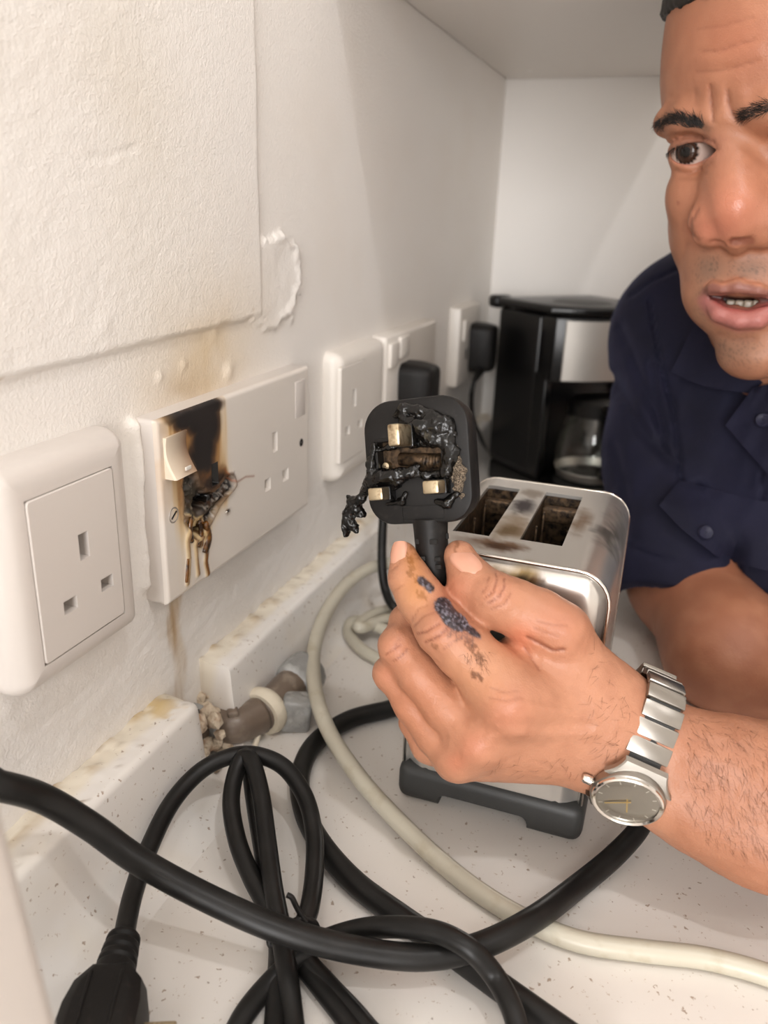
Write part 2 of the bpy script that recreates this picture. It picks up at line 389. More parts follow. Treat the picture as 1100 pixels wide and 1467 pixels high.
def build_upstand(name, y0, y1, t, top, cove, end_round, seedv, dirt=1.0):
    """stone upstand: flat dirty top, rounded nose, face coved into the worktop"""
    prof = []                                          # (x, z) from the wall over the top, down the face
    for k in range(9): prof.append((t * 0.82 * k / 8, top))
    for k in range(1, 6):
        a = radians(90 * k / 5); r = t * 0.18; prof.append((t * 0.82 + r * sin(a), top - r + r * cos(a)))
    r = cove; zf = top - t * 0.18
    for k in range(1, 8): prof.append((t + 0.0025 * k / 7, zf + (r - zf) * k / 7))
    for k in range(1, 10):
        a = radians(90 * k / 9); prof.append((t + 0.0025 + r * (1 - cos(a)), r - r * sin(a) + 0.0003 * (1 - k / 9)))
    prof.append((t + 0.004 + r, -0.004))
    prof = np.array(prof); U = np.unique(np.concatenate([np.arange(y0, y1, 0.0022), [y1]])); V = np.arange(len(prof))
    Yg = np.repeat(U[:, None], len(prof), 1); Xg = np.repeat(prof[None, :, 0], len(U), 0).copy(); Zg = np.repeat(prof[None, :, 1], len(U), 0).copy()
    if end_round:                                      # round the far end
        e = np.clip((Yg - (y1 - end_round)) / end_round, 0, 1); s = np.sqrt(np.clip(1 - e ** 2 * 0.90, 0, 1))
        Xg = Xg * (0.35 + 0.65 * s); Zg = np.where(Zg > 0.001, Zg * (0.72 + 0.28 * s), Zg)
    P = np.stack([Yg, Xg, Zg], -1); n = fbm(P, 130, 4, seedv); n2 = fbm(P, 420, 3, seedv + 3)
    topm = (np.arange(len(prof)) < 9)[None] * np.ones_like(Yg)
    back = topm * (1 - sstep(0.004, 0.012, Xg))
    Zg = Zg + back * 0.0055 * np.clip(n - 0.35, 0, 1) + topm * 0.0012 * (n2 - 0.5)
    C = np.ones(Yg.shape + (3,)) * c3(230, 226, 221)
    sealed = topm * (1 - sstep(0.007, 0.0125, Xg + 0.006 * (n - 0.5)))
    C = mix(C, c3(226, 217, 198), dirt * sealed * 0.8)
    C = mix(C, c3(176, 150, 112), dirt * sealed * np.clip((n - 0.52) * 3.2, 0, 0.8))
    C = mix(C, c3(120, 96, 68), dirt * topm * np.clip((n2 - 0.70) * 5, 0, 0.8))
    C = mix(C, c3(204, 178, 126), dirt * topm * 0.8 * np.exp(-((Yg - (y1 - 0.02)) / 0.012) ** 2) * sstep(0.4, 0.6, n))
    C = mix(C, c3(224, 212, 192), dirt * 0.3 * np.clip((fbm(P, 60, 3, seedv + 8) - 0.5) * 3, 0, 1))
    me = grid_mesh(U, V, np.stack([Xg, Yg, Zg], -1))
    bm = bmesh.new(); bm.from_mesh(me)
    bm.verts.ensure_lookup_table(); nv = len(prof)
    a = [bm.verts[(len(U) - 1) * nv + i] for i in range(nv)]; b = [bm.verts[i] for i in range(nv)]
    base = bm.verts.new((0, y1, -0.004)); base2 = bm.verts.new((0, y0, -0.004))
    bm.faces.new(a + [base]); bm.faces.new([base2] + b[::-1])
    bm.to_mesh(me); bm.free()
    cc = np.concatenate([C.reshape(-1, 3), [c3(176, 138, 104)], [c3(230, 222, 212)]]); set_col(me, cc)
    o = finish(name, me, M_up); o['kind'] = 'structure'; return angle_smooth(o, 50)
build_upstand('trim_1', -0.9, 0.2915, 0.0205, 0.0480, 0.022, 0.012, 11)
build_upstand('trim_2', 0.3170, 0.9449, 0.0185, 0.0490, 0.012, 0.0, 29)

# broken filler in the gap between the two upstand lengths
def rubble():
    bm = bmesh.new()
    for k in range(46):
        p = Vector((rng.uniform(0.0, 0.021), rng.uniform(0.286, 0.322), rng.uniform(0.0, 0.030))); s = rng.uniform(0.0025, 0.006)
        b = bmesh.ops.create_icosphere(bm, subdivisions=1, radius=s)
        for v in b['verts']: v.co = p + v.co * rng.uniform(0.7, 1.2)
    me = bpy.data.meshes.new('rubble'); bm.to_mesh(me); bm.free()
    o = finish('crumbled_filler', me, M_filler, None, False)
    tag(o, 'crumbling beige filler in the gap between the two upstand lengths', 'filler', kind='stuff'); return o
rubble()

# worktop
wk = box('worktop', (0.64, 1.845, 0.036), (0.319, 0.022, -0.018), M_work, None, 0.003, 3)
tag(wk, 'off-white speckled stone worktop running along the left wall', 'worktop')

# wall cupboard above
cb = thing('wall_cupboard', 'white wall cupboard hung in the far corner above the coffee maker', 'cupboard', (0.092, 0.71, 0.411))
box('base_panel', (0.182, 0.468, 0.018), (0, 0, 0.009), M_cup, cb, 0.0008)
box('side_panel', (0.018, 0.45, 0.62), (0.082, 0.009, 0.329), M_cup, cb, 0.0008)
box('side_panel', (0.018, 0.45, 0.62), (-0.082, 0.009, 0.329), M_cup, cb, 0.0008)
dr = box('door', (0.180, 0.018, 0.62), (0, -0.225, 0.330), M_cup, cb, 0.0015)
box('handle', (0.012, 0.02, 0.10), (0.07, -0.017, -0.22), M_steel, dr, 0.003)
box('shelf', (0.146, 0.43, 0.016), (0, 0.009, 0.32), M_cup, cb, 0.0005)
box('top_panel', (0.146, 0.43, 0.016), (0, 0.009, 0.62), M_cup, cb, 0.0005)
for px in (760,):
    q = on_z(px, 102, 0.411); lathe('screw_cap', [(0.0005, -0.0012), (0.0028, -0.0008), (0.0030, 0.0002)], M_cup, cb, 16).location = (q[0] - 0.092, q[1] - 0.71, 0)

# ================================================================== socket plates
def uv(px, py, y0, z0, x=0.011):
    q = on_x(px, py, x); return q[1] - y0, q[2] - z0
def single_plate(name, label, y0, z0, w, h, dep, panel, holes, m, group=None, small=False):
    t = thing(name, label, 'socket', M=WALLM(y0, z0), group=group)
    fr = slab('frame', w, h, 0.007, [(0.0, 0.0), (0.0, dep * 0.35), (0.0012, dep * 0.62), (0.0035, dep * 0.86), (0.0065, dep * 0.97), (0.010, dep)], m, t, 60, 8)
    for v in fr.data.vertices: v.co.x += w / 2; v.co.y += h / 2
    px0, px1, py0, py1 = panel
    boolean(fr, [cutbox(px0 - .0004, px1 + .0004, py0 - .0004, py1 + .0004, dep - .0022, dep + .01, t)])
    pw, ph = px1 - px0, py1 - py0
    pn = slab('insert', pw, ph, 0.0018, [(0.0, dep - .0022), (0.0, dep - .0001), (0.0005, dep + .0004)], m, t, 60, 5)
    for v in pn.data.vertices: v.co.x += (px0 + px1) / 2; v.co.y += (py0 + py1) / 2
    wells = []
    cut = []
    for (a, b, c, d) in holes: cut.append(cutbox(a, b, c, d, dep - .0085, dep + .01, t))
    cut2 = [cutbox(a - .0002, b + .0002, c - .0002, d + .0002, dep - .0082, dep - .0005, t) for (a, b, c, d) in holes]
    boolean(pn, cut); boolean(fr, cut2)
    for (a, b, c, d) in holes:
        tall = (d - c) > (b - a)
        s = box('contact_shutter', (b - a, d - c, .001), ((a + b) / 2, (c + d) / 2, dep - .0080), M_hole if tall else M_white, t, 0)
    return t
y0, z0 = 0.1885, 0.1025
def hole(px0, py0, px1, py1, yy, zz, x=.011):
    a = uv(px0, py0, yy, zz, x); b = uv(px1, py1, yy, zz, x); return a, b
c = uv(66, 955, y0, z0, .0125); d = uv(156, 674, y0, z0, .0125)
panel = (0.0118, 0.0118 + 0.0458, 0.0112, 0.0112 + 0.0632)
def rect_at(px, py, w, h, yy, zz, x=.0115):
    a = uv(px, py, yy, zz, x); return (a[0] - w / 2, a[0] + w / 2, a[1] - h / 2, a[1] + h / 2)
holes = [rect_at(116, 781, .0054, .0105, y0, z0), rect_at(149.5, 834, .0072, .0054, y0, z0), rect_at(97, 866, .0072, .0054, y0, z0)]
single_plate('wall_socket', 'clean white single three-pin socket with rounded frame, nearest the camera', y0, z0, 0.0700, 0.0880, 0.0125, panel, holes, M_white)

# scorched double socket ------------------------------------------------------------
Y0, Z0, PW, PH, PD = 0.2776, 0.1015, 0.1511, 0.0865, 0.0115
burnt = thing('scorched_double_socket', 'white double socket with black scorched left half and brown melted drips', 'socket', M=WALLM(Y0, Z0))
def build_burnt():
    T = lambda px, py: uv(px, py, Y0, Z0, PD)
    ear2 = T(394, 633); n2 = T(383.5, 694); l2 = T(409, 680)
    hl = [(ear2[0] - .0026, ear2[0] + .0026, ear2[1] - .0055, ear2[1] + .0055), (n2[0] - .0034, n2[0] + .0034, n2[1] - .0034, n2[1] + .0034), (l2[0] - .0034, l2[0] + .0034, l2[1] - .0034, l2[1] + .0034)]
    e1 = T(308, 679); hl1 = [(e1[0] - .0028, e1[0] + .0028, e1[1] - .0055, e1[1] + .0055)]
    U = np.arange(0, PW + 1e-9, 0.0006); V = np.arange(0, PH + 1e-9, 0.0006)
    for (a, b, c_, d_) in hl + hl1:
        U = np.concatenate([U, [a - 5e-5, a + 5e-5, b - 5e-5, b + 5e-5]]); V = np.concatenate([V, [c_ - 5e-5, c_ + 5e-5, d_ - 5e-5, d_ + 5e-5]])
    U = np.unique(np.concatenate([U, [0, PW]])); V = np.unique(np.concatenate([V, [0, PH]]))
    A, B = np.meshgrid(U, V, indexing='ij'); P = np.stack([A, B, np.zeros_like(A)], -1)
    n = fbm(P, 220, 4, 3); n2_ = fbm(P, 90, 4, 13); n3 = fbm(P, 700, 3, 23)
    Hh = np.full(A.shape, PD)
    ed = np.minimum(np.minimum(A, PW - A), np.minimum(B, PH - B)); r = 0.0022
    Hh = Hh - np.where(ed < r, r - np.sqrt(np.clip(r * r - (r - ed) ** 2, 0, None)), 0)
    def g(px, py, ru, rv, ang=0):
        q = T(px, py); du, dv = A - q[0], B - q[1]; ca, sa = cos(radians(ang)), sin(radians(ang))
        return np.exp(-(((du * ca + dv * sa) / ru) ** 2 + ((-du * sa + dv * ca) / rv) ** 2))
    # melted crater around the burnt pins
    cr = np.clip(1.15 * g(283, 735, .009, .012) + 1.1 * g(300, 728, .010, .006, 25) + 1.0 * g(325, 695, .008, .005, 20) + 0.9 * g(272, 700, .006, .014), 0, 1.1)
    cm = sstep(0.35, 0.75, cr + 0.5 * (n - 0.5))
    Hh = Hh - cm * (0.0016 + 0.003 * np.clip(n - 0.35, 0, 1) * 2)
    Hh = Hh + 0.0014 * sstep(.2, .45, cr) * (1 - cm) * (0.3 + n)
    dh = np.clip(g(290, 722, .0045, .0040, 30) * 1.3 + g(300, 712, .004, .003) + 0.9 * g(287, 757, .006, .0025) , 0, 1.2); deep = sstep(0.55, 0.72, dh + 0.35 * (n3 - 0.5)); Hh = Hh - deep * 0.006
    ridge = np.exp(-(seg_dist(A, B, T(292, 738), T(333, 694)) / 0.0022) ** 2); Hh = Hh + 0.0024 * ridge * (0.5 + n)
    rg2 = np.exp(-(seg_dist(A, B, T(272, 700), T(278, 745)) / 0.0016) ** 2); Hh = Hh + 0.0020 * rg2 * (0.3 + 1.2 * n3)
    for (a, b, c_, d_) in hl + hl1:
        ins = (A > a) & (A < b) & (B > c_) & (B < d_); Hh = np.where(ins, PD - 0.0075, Hh)
    # wet drips
    drips = 0
    for pts, w in (([(272, 742), (268, 775), (270, 800), (268, 835)], .0017), ([(280, 742), (279, 780), (283, 822)], .0015), ([(292, 745), (296, 780), (294, 805), (297, 822)], .0020), ([(286, 750), (287, 778)], .0024)):
        q = [T(*p) for p in pts]; drips = np.maximum(drips, np.exp(-(poly_dist(A + 0.0006 * (n - .5), B, q) / w) ** 2))
    Hh = Hh + 0.0013 * drips
    rgt = T(427, 545); # flat rocker outline recess on the right
    # colour
    C = np.ones(A.shape + (3,)) * c3(217, 210, 202)
    # soot plume
    pl = 1.12 * np.maximum.reduce([g(298, 610, .014, .014), g(290, 665, .0125, .018), g(284, 700, .013, .012), g(285, 600, .013, .010), g(292, 640, .0125, .016), g(280, 680, .010, .018), g(268, 600, .014, .006), g(285, 715, .011, .015), g(300, 585, .015, .006), g(250, 595, .010, .005)])
    pl2 = np.clip(1.0 * g(290, 620, .021, .024) + 0.9 * g(280, 700, .020, .030) + 0.5 * g(262, 590, .02, .010) + 0.5 * g(318, 700, .010, .012), 0, 1.4)
    streak = vnoise(np.stack([A * 520, B * 26, A * 0], -1), 1.0, 8)
    C = mix(C, c3(214, 188, 146), sstep(0.18, 0.62, pl2 * (0.7 + 0.6 * streak)) * .95)
    C = mix(C, c3(150, 108, 62), sstep(0.42, 0.85, pl2 * (0.65 + 0.7 * streak)) * .9)
    C = mix(C, c3(62, 44, 36), sstep(0.36, 0.66, pl * (0.86 + 0.28 * streak)) * .95)
    C = mix(C, c3(30, 25, 24), sstep(0.60, 0.86, pl * (0.92 + 0.18 * n2_)))
    hal = np.clip(g(272, 715, .010, .016) + g(300, 705, .013, .012) + .8 * g(318, 690, .009, .008), 0, 1.2)
    C = mix(C, c3(112, 76, 44), sstep(.35, .8, hal * (.6 + .8 * n)) * .9); C = mix(C, c3(40, 31, 27), sstep(.55, .95, hal * (.6 + .8 * n2_)) * .95)
    C = mix(C, c3(18, 16, 15), cm); C = mix(C, c3(150, 142, 132), cm * sstep(0.62, 0.70, n3) * 0.6)
    C = mix(C, c3(70, 52, 38), cm * sstep(0.55, 0.7, n) * 0.6)
    edgeb = sstep(.22, .40, cr) * (1 - cm); C = mix(C, c3(84, 62, 42), edgeb * .85)
    C = mix(C, c3(204, 178, 130), sstep(.15, .5, drips) * .8); C = mix(C, c3(104, 64, 24), sstep(.45, .9, drips * (0.55 + 0.8 * n2_)))
    hz = np.clip(g(270, 790, .009, .022), 0, 1); C = mix(C, c3(218, 198, 160), hz * .6 * streak)
    C = mix(C, c3(140, 80, 46), 0.75 * np.exp(-(poly_dist(A, B, [T(322, 672), T(332, 688), T(341, 690), T(352, 683), T(364, 682)]) / .0005) ** 2))
    lft = np.exp(-((A - .004) / .006) ** 2) * sstep(.035, .06, B); C = mix(C, c3(196, 158, 110), lft * .75 * n2_)
    C = mix(C, c3(12, 10, 9), deep)
    for (a, b, c_, d_) in hl1:
        C = np.where(((A > a - 1e-4) & (A < b + 1e-4) & (B > c_ - 1e-4) & (B < d_ + 1e-4))[..., None], c3(8, 8, 8), C)
    rough = 0.30 + 0.35 * sstep(.5, .9, pl) - 0.2 * cm * n - 0.2 * sstep(.3, .8, drips); rough = np.clip(rough, 0.1, 0.8)
    me = grid_mesh(U, V, np.stack([A, B, Hh], -1)); set_col(me, C.reshape(-1, 3), rough.ravel())
    return finish('faceplate', me, M_plate, burnt), T
fp, TB = build_burnt()
# body ring behind the face
bd = slab('body', PW, PH, 0.0022, [(0.0, 0.0), (0.0, PD - .0020)], M_white, burnt, 40, 4)
for v in bd.data.vertices: v.co.x += PW / 2; v.co.y += PH / 2
bd.data.polygons[-1].select = False
bm = bmesh.new(); bm.from_mesh(bd.data); bm.faces.ensure_lookup_table(); bmesh.ops.delete(bm, geom=[bm.faces[-1]], context='FACES_ONLY'); bm.to_mesh(bd.data); bm.free()
# left rocker, pressed and tilted
def rocker():
    q0, q1, q2, q3 = TB(233, 628), TB(262, 617), TB(237, 693), TB(275, 672)
    u0, u1, vt, vb = q0[0], q1[0] + .0018, q0[1], q2[1] + 0.002
    N = 14; rings = []
    for k in range(N + 1):
        t = k / N; v = vt + (vb - vt) * t; hgt = PD + 0.0014 + 0.0042 * t ** 1.6 - 0.0016 * sin(pi * t)
        rr = []
        for (a, zz) in ((u0, PD - .003), (u0, hgt - .0008), (u0 + .0007, hgt), (u1 - .0007, hgt), (u1, hgt - .0008), (u1, PD - .003)): rr.append((a, v, zz))
        rings.append(rr)
    P = np.array(rings).reshape(-1, 3); me = loft('rocker_switch', rings, M_plate, burnt, True, 40)
    co = np.array([v.co[:] for v in me.data.vertices]); uu = (co[:, 0] - u0) / (u1 - u0); tt = (co[:, 1] - vb) / (vt - vb)
    C = mix(np.ones((len(co), 3)) * c3(228, 214, 194), c3(150, 112, 78), np.clip(sstep(.30, .95, uu + 0.25 * tt), 0, 1) * .85)
    C = mix(C, c3(96, 66, 44), sstep(.7, 1.1, uu * .8 + .45 * tt) * .8); set_col(me.data, C, np.full(len(co), .3))
    w = box('indicator', (.0042, .0016, .0008), ((u0 + u1) / 2 + .0012, vb + .0032, PD + .0054), M_whiteb, me, .0002)
    return me
rocker()
# right rocker lies almost flush
q = TB(430, 571); rk = box('rocker_switch', (.0135, .0215, .003), (q[0], q[1], PD - .00125), M_white, burnt, .0006)
q = TB(431.5, 634)
lathe('screw', [(0.0003, PD + .0001), (.0022, PD + .0002), (.0026, PD - .0002)], M_hole, burnt, 18).location = (q[0], q[1], 0)
q = TB(249, 738)
sc_ = lathe('screw', [(.0003, PD - .0004), (.0026, PD - .0002), (.0034, PD + .0002), (.0037, PD + .0001), (.0039, PD - .0006)], M_steel, burnt, 22); sc_.location = (q[0], q[1], 0)
box('slot', (.0048, .0007, .0006), (0, 0, PD + .0000), M_hole, sc_, 0, rot=(0, 0, 0.6))
q = TB(325, 733); lathe('pin_socket', [(.0002, PD + .0012), (.0016, PD + .0010), (.0021, PD - .001)], M_chrome, burnt, 14).location = (q[0], q[1], 0)
# resin lumps hanging from the burnt pins
def resin():
    V = []; paths = []
    for pts, r in (([(273, 740), (271, 760), (274, 776)], .0013), ([(284, 746), (287, 765), (283, 784)], .0013), ([(293, 748), (297, 770), (292, 792)], .0020), ([(268, 800), (267, 820), (266, 834)], .0010)):
        p = [np.append(TB(*a), PD + .0009) for a in pts]
        pp = crom(p, 6); rr = r * (0.7 + 0.5 * np.sin(np.linspace(0.2, 2.6, len(pp)))); paths.append((pp, rr))
    VV = []; FF = []; b = 0
    for p, r in paths:
        v, f = tube_geo(p, r, 10); v[:, 2] = PD - .0008 + (v[:, 2] - PD + .0008) * 0.75; VV.append(v); FF += [[q + b for q in x] for x in f]; b += len(v)
    o = finish('melted_drip', mesh_np(np.concatenate(VV), FF), M_resin, burnt); o['kind'] = 'stuff'; return o
resin()

# far sockets on the left wall --------------------------------------------------------
y1, z1 = 0.4740, 0.1005
def fuv(px, py): return uv(px, py, y1, z1, .0125)
ps = [fuv(488, 528), fuv(522, 517), fuv(485, 668), fuv(518, 640)]
pan = (ps[0][0], ps[1][0], ps[2][1], ps[0][1])
hls = [(lambda a, w, h: (a[0] - w / 2, a[0] + w / 2, a[1] - h / 2, a[1] + h / 2))(fuv(*p), w, h) for p, w, h in (((507, 570), .006, .012), ((497, 617), .0075, .006), ((515, 607), .0075, .006))]
single_plate('wall_socket', 'white single socket with inset panel beyond the scorched double socket', y1, z1, 0.0850, 0.0880, 0.0125, pan, hls, M_whiteb)
y2 = 0.5605
sw = thing('switched_socket', 'white switched double socket with a black plug in it, on the far left wall', 'socket', M=WALLM(y2, z1))
pl = slab('faceplate', .128, .0880, .003, [(0, 0), (0, .0095), (.0008, .0113), (.0025, .0122)], M_whiteb, sw, 40, 5)
for v in pl.data.vertices: v.co.x += .064; v.co.y += .044
q = uv(577, 496, y2, z1, .0122); box('rocker_switch', (.022, .016, .004), (q[0], q[1], .0128), M_whiteb, sw, .001)
q = uv(562, 508, y2, z1, .0122); box('rocker_switch', (.018, .018, .004), (q[0], q[1], .0128), M_whiteb, sw, .001)
q = uv(597, 530, y2, z1, .0122); lathe('screw', [(.0004, .0124), (.0030, .0126), (.0036, .012)], M_dark, sw, 14).location = (q[0], q[1], 0)
box('pin_slot', (.006, .010, .0006), (.098, .040, .0122), M_hole, sw, 0); box('pin_slot', (.008, .006, .0006), (.090, .020, .0122), M_hole, sw, 0); box('pin_slot', (.008, .006, .0006), (.108, .020, .0122), M_hole, sw, 0)

def wall_plug(name, label, y, z, x, w, h, d, cordpts, cr, m, group=None):
    t = thing(name, label, 'plug', M=WALLM(y, z, x))
    rings = []
    for k, (s, zz) in enumerate([(1.0, 0.0), (1.0, d * .35), (.96, d * .55), (.86, d * .85), (.74, d * .97), (.60, d)]):
        rr = []
        for (a, b) in rrect(w * s, h * (0.5 + 0.5 * s), .008 * s, 5):
            taper = 1 - 0.16 * max(0, -b / h * 2) + 0.0
            rr.append((a * taper, b, zz))
        rings.append(rr)
    loft('body', rings, m, t, True, 40)
    for k in range(3): box('grip_rib', (w * .5, .0014, .0012), (0, -h * .1 - k * .004, d), m, t, .0004)
    cp = np.array([WALLM(y, z, x).inverted() @ Vector(p) for p in cordpts]); st = np.array(cp[0])
    tube('strain_relief', np.linspace(np.array([0, -h * .46, d * .45]), st, 6), np.linspace(cr * 1.9, cr * 1.15, 6), m, t, 12)
    tube('cord', crom(cp, 10), cr, M_rubber, t, 10)
    return t
a = on_x(579, 566, .0124)
wall_plug('power_plug', 'black plug in the switched socket with its cord hanging to the worktop', a[1], a[2], .0124, .034, .054, .026,
          [(.026, a[1], a[2] - .038)] + [tuple(on_x(px, py, X)) for px, py, X in ((553, 680, .032), (549, 740, .034), (547, 800, .038), (552, 845, .044), (568, 872, .056))] + [tuple(on_z(610, 884, .004)), tuple(on_z(650, 850, .004))], .0032, M_plug)

# last plate before the corner with the coffee maker's plug
y3, z3 = 0.775, 0.112
t = thing('outlet_plate', 'white blank-edged outlet plate nearest the far corner', 'socket', M=WALLM(y3, z3))
slab('faceplate', .082, .078, .003, [(0, 0), (0, .008), (.001, .0102), (.003, .011)], M_whiteb, t, 40, 5).location = (.041, .039, 0)
box('rocker_switch', (.016, .02, .003), (.02, .055, .0115), M_whiteb, t, .0008)
box('pin_slot', (.005, .010, .0006), (.03, .03, .0111), M_hole, t, 0)

# coffee maker ------------------------------------------------------------------------
A_ = np.array([0.0330, 0.852]); s_ = np.array([.73, -.683]); t_ = np.array([.683, .73])
CMM = Matrix(((s_[0], t_[0], 0, A_[0]), (s_[1], t_[1], 0, A_[1]), (0, 0, 1, 0), (0, 0, 0, 1)))
cmk = thing('coffee_maker', 'black drip coffee maker with steel front and glass carafe in the far corner', 'coffee maker', M=CMM)
def cm_poly(name, pts, z0, z1, m, bev=.003, parent=None, seg=3):
    bm = bmesh.new(); vs = [bm.verts.new((a, b, z0)) for a, b in pts]; f = bm.faces.new(vs)
    r = bmesh.ops.extrude_face_region(bm, geom=[f])
    for v in r['geom']:
        if isinstance(v, bmesh.types.BMVert): v.co.z = z1
    bmesh.ops.recalc_face_normals(bm, faces=bm.faces[:])
    if bev: bmesh.ops.bevel(bm, geom=bm.edges[:], offset=bev, segments=seg, affect='EDGES', profile=.5)
    me = bpy.data.meshes.new(name); bm.to_mesh(me); bm.free(); return angle_smooth(finish(name, me, m, parent or cmk), 40)
Wd = .118
def arc(s0, bulge, n=10):
    return [(s0 + bulge * (1 - (2 * k / n - 1) ** 2), Wd * k / n) for k in range(n + 1)]
cm_poly('base', [(0, 0)] + arc(.135, .03) + [(0, Wd)], .0, .022, M_gloss)
tw = cm_poly('tower', [(0, 0), (.086, 0), (.082, .011), (.066, .014), (.066, Wd - .014), (.082, Wd - .011), (.086, Wd), (0, Wd)], .0225, .132, M_gloss, .003)
cm_poly('water_tank', [(-.001, -.001), (.0695, -.001), (.0695, Wd + .001), (-.001, Wd + .001)], .026, .186, M_gloss, .004)
cm_poly('head', [(.070, 0), (.090, 0)] + [(a + .0, b) for a, b in arc(.092, .022)] + [(.090, Wd), (.070, Wd)], .124, .1865, M_gloss, .002)
sp = []
for k in range(13):
    u = .07 + .86 * k / 12; sp.append((.0935 + .022 * (1 - (2 * u - 1) ** 2), Wd * u))
rings = [[(a, b, z) for a, b in sp] + [(a - .003, b, z) for a, b in sp[::-1]] for z in (.1265, .128, .182, .1835)]
loft('front_panel', rings, M_panel, cmk, True, 30)
lid = cm_poly('lid', [(-.003, -.003), (.088, -.003)] + arc(.090, .026) + [(.088, Wd + .003), (-.003, Wd + .003)], .1875, .1965, M_gloss, .0035)
lathe('lid_recess', [(.0005, .1972), (.028, .1972), (.030, .1966)], M_dark, lid, 30).location = (.062, .055, 0)
box('lid_hinge', (.016, .022, .013), (-.010, .006, .191), M_gloss, cmk, .004)
lathe('hot_plate', [(.0005, .0245), (.036, .0245), (.038, .0235), (.038, .0215)], M_dark, cmk, 36).location = (.1095, .051, 0)
lathe('power_button', [(.0005, .004), (.004, .004), (.0045, .003), (.0045, .0)], M_chrome, cmk, 16).matrix_local = Matrix.Translation((.164, .059, .012)) @ Matrix.Rotation(pi / 2, 4, 'Y')
car = thing('glass_carafe', 'empty glass coffee carafe with black rim on the coffee maker hot plate', 'carafe', M=CMM @ Matrix.Translation((.1095, .051, .0247)))
prof = [(.0005, .0012), (.030, .0012), (.0345, .004), (.0385, .016), (.0395, .030), (.037, .048), (.031, .064), (.0275, .072), (.0275, .079)]
lathe('glass_body', prof + [(r - .0014, z + .0006) for r, z in prof[::-1]], M_glass, car, 48, 60)
lathe('glass_foot', [(.0335, .0045), (.0352, .0052), (.0378, .0125), (.0372, .0132), (.0345, .0055)], M_steel, car, 48, 30)
lathe('rim_band', [(.0283, .068), (.0300, .0685), (.0300, .080), (.0283, .0805)], M_gloss, car, 40, 30)
lathe('lid', [(.0005, .088), (.012, .0875), (.026, .084), (.0290, .081), (.0290, .0795), (.0005, .0795)], M_gloss, car, 36)
hp = crom([(.0, .029, .078), (.0, .050, .080), (.0, .060, .070), (.0, .060, .045), (.0, .052, .022), (.0, .040, .018)], 8)
hr = Matrix.Rotation(radians(-118), 4, 'Z'); tube('handle', np.array([hr @ Vector(p) for p in hp]), .0052, M_gloss, car, 12)

a = on_x(685, 500, .03)
wall_plug('appliance_plug', 'small black plug in the outlet plate nearest the coffee maker', .830, .146, .0112, .034, .050, .024,
          [tuple(on_x(679, 545, .032)), tuple(on_x(675, 570, .030)), tuple(on_x(677, 600, .026)), tuple(on_x(688, 625, .022)), tuple(on_x(700, 655, .020)), tuple(on_z(716, 676, .004))], .0024, M_plug)

# toaster -----------------------------------------------------------------------------
TX0, TX1, TY0, TY1, TZ0, TZ1 = .1150, .2015, .3150, .4280, .0185, .1362
TW = TX1 - TX0; TL = TY1 - TY0; TH = TZ1 - TZ0
TOM = Matrix.Translation((TX0 + TW / 2, TY0, 0))
toa = thing('toaster', 'stainless steel two-slot toaster with soot and scorch marks around its slots', 'toaster', M=TOM)
def paint_steel(o, burn):
    co = np.array([(o.matrix_world @ v.co)[:] for v in o.data.vertices]) if False else np.array([v.co[:] for v in o.data.vertices])
    W_ = co + np.array([TX0 + TW / 2, TY0, 0]); n = fbm(W_, 130, 4, 41); n2 = fbm(W_, 420, 3, 51)
    C = np.ones((len(co), 3)) * c3(222, 218, 212); R_ = np.full(len(co), .28)
    for (p, r, colr, a, th) in burn:
        d = np.linalg.norm((W_ - np.array(p)) / np.array(r), axis=1); k = sstep(1.0, .25, d + th * (n - .5) * 2 + .5 * (n2 - .5)) * a
        C = mix(C, c3(*colr), k); R_ = R_ * (1 - k) + .55 * k
    me = o.data; 
    if me.color_attributes: me.color_attributes.remove(me.color_attributes[0])
    set_col(me, C, R_)
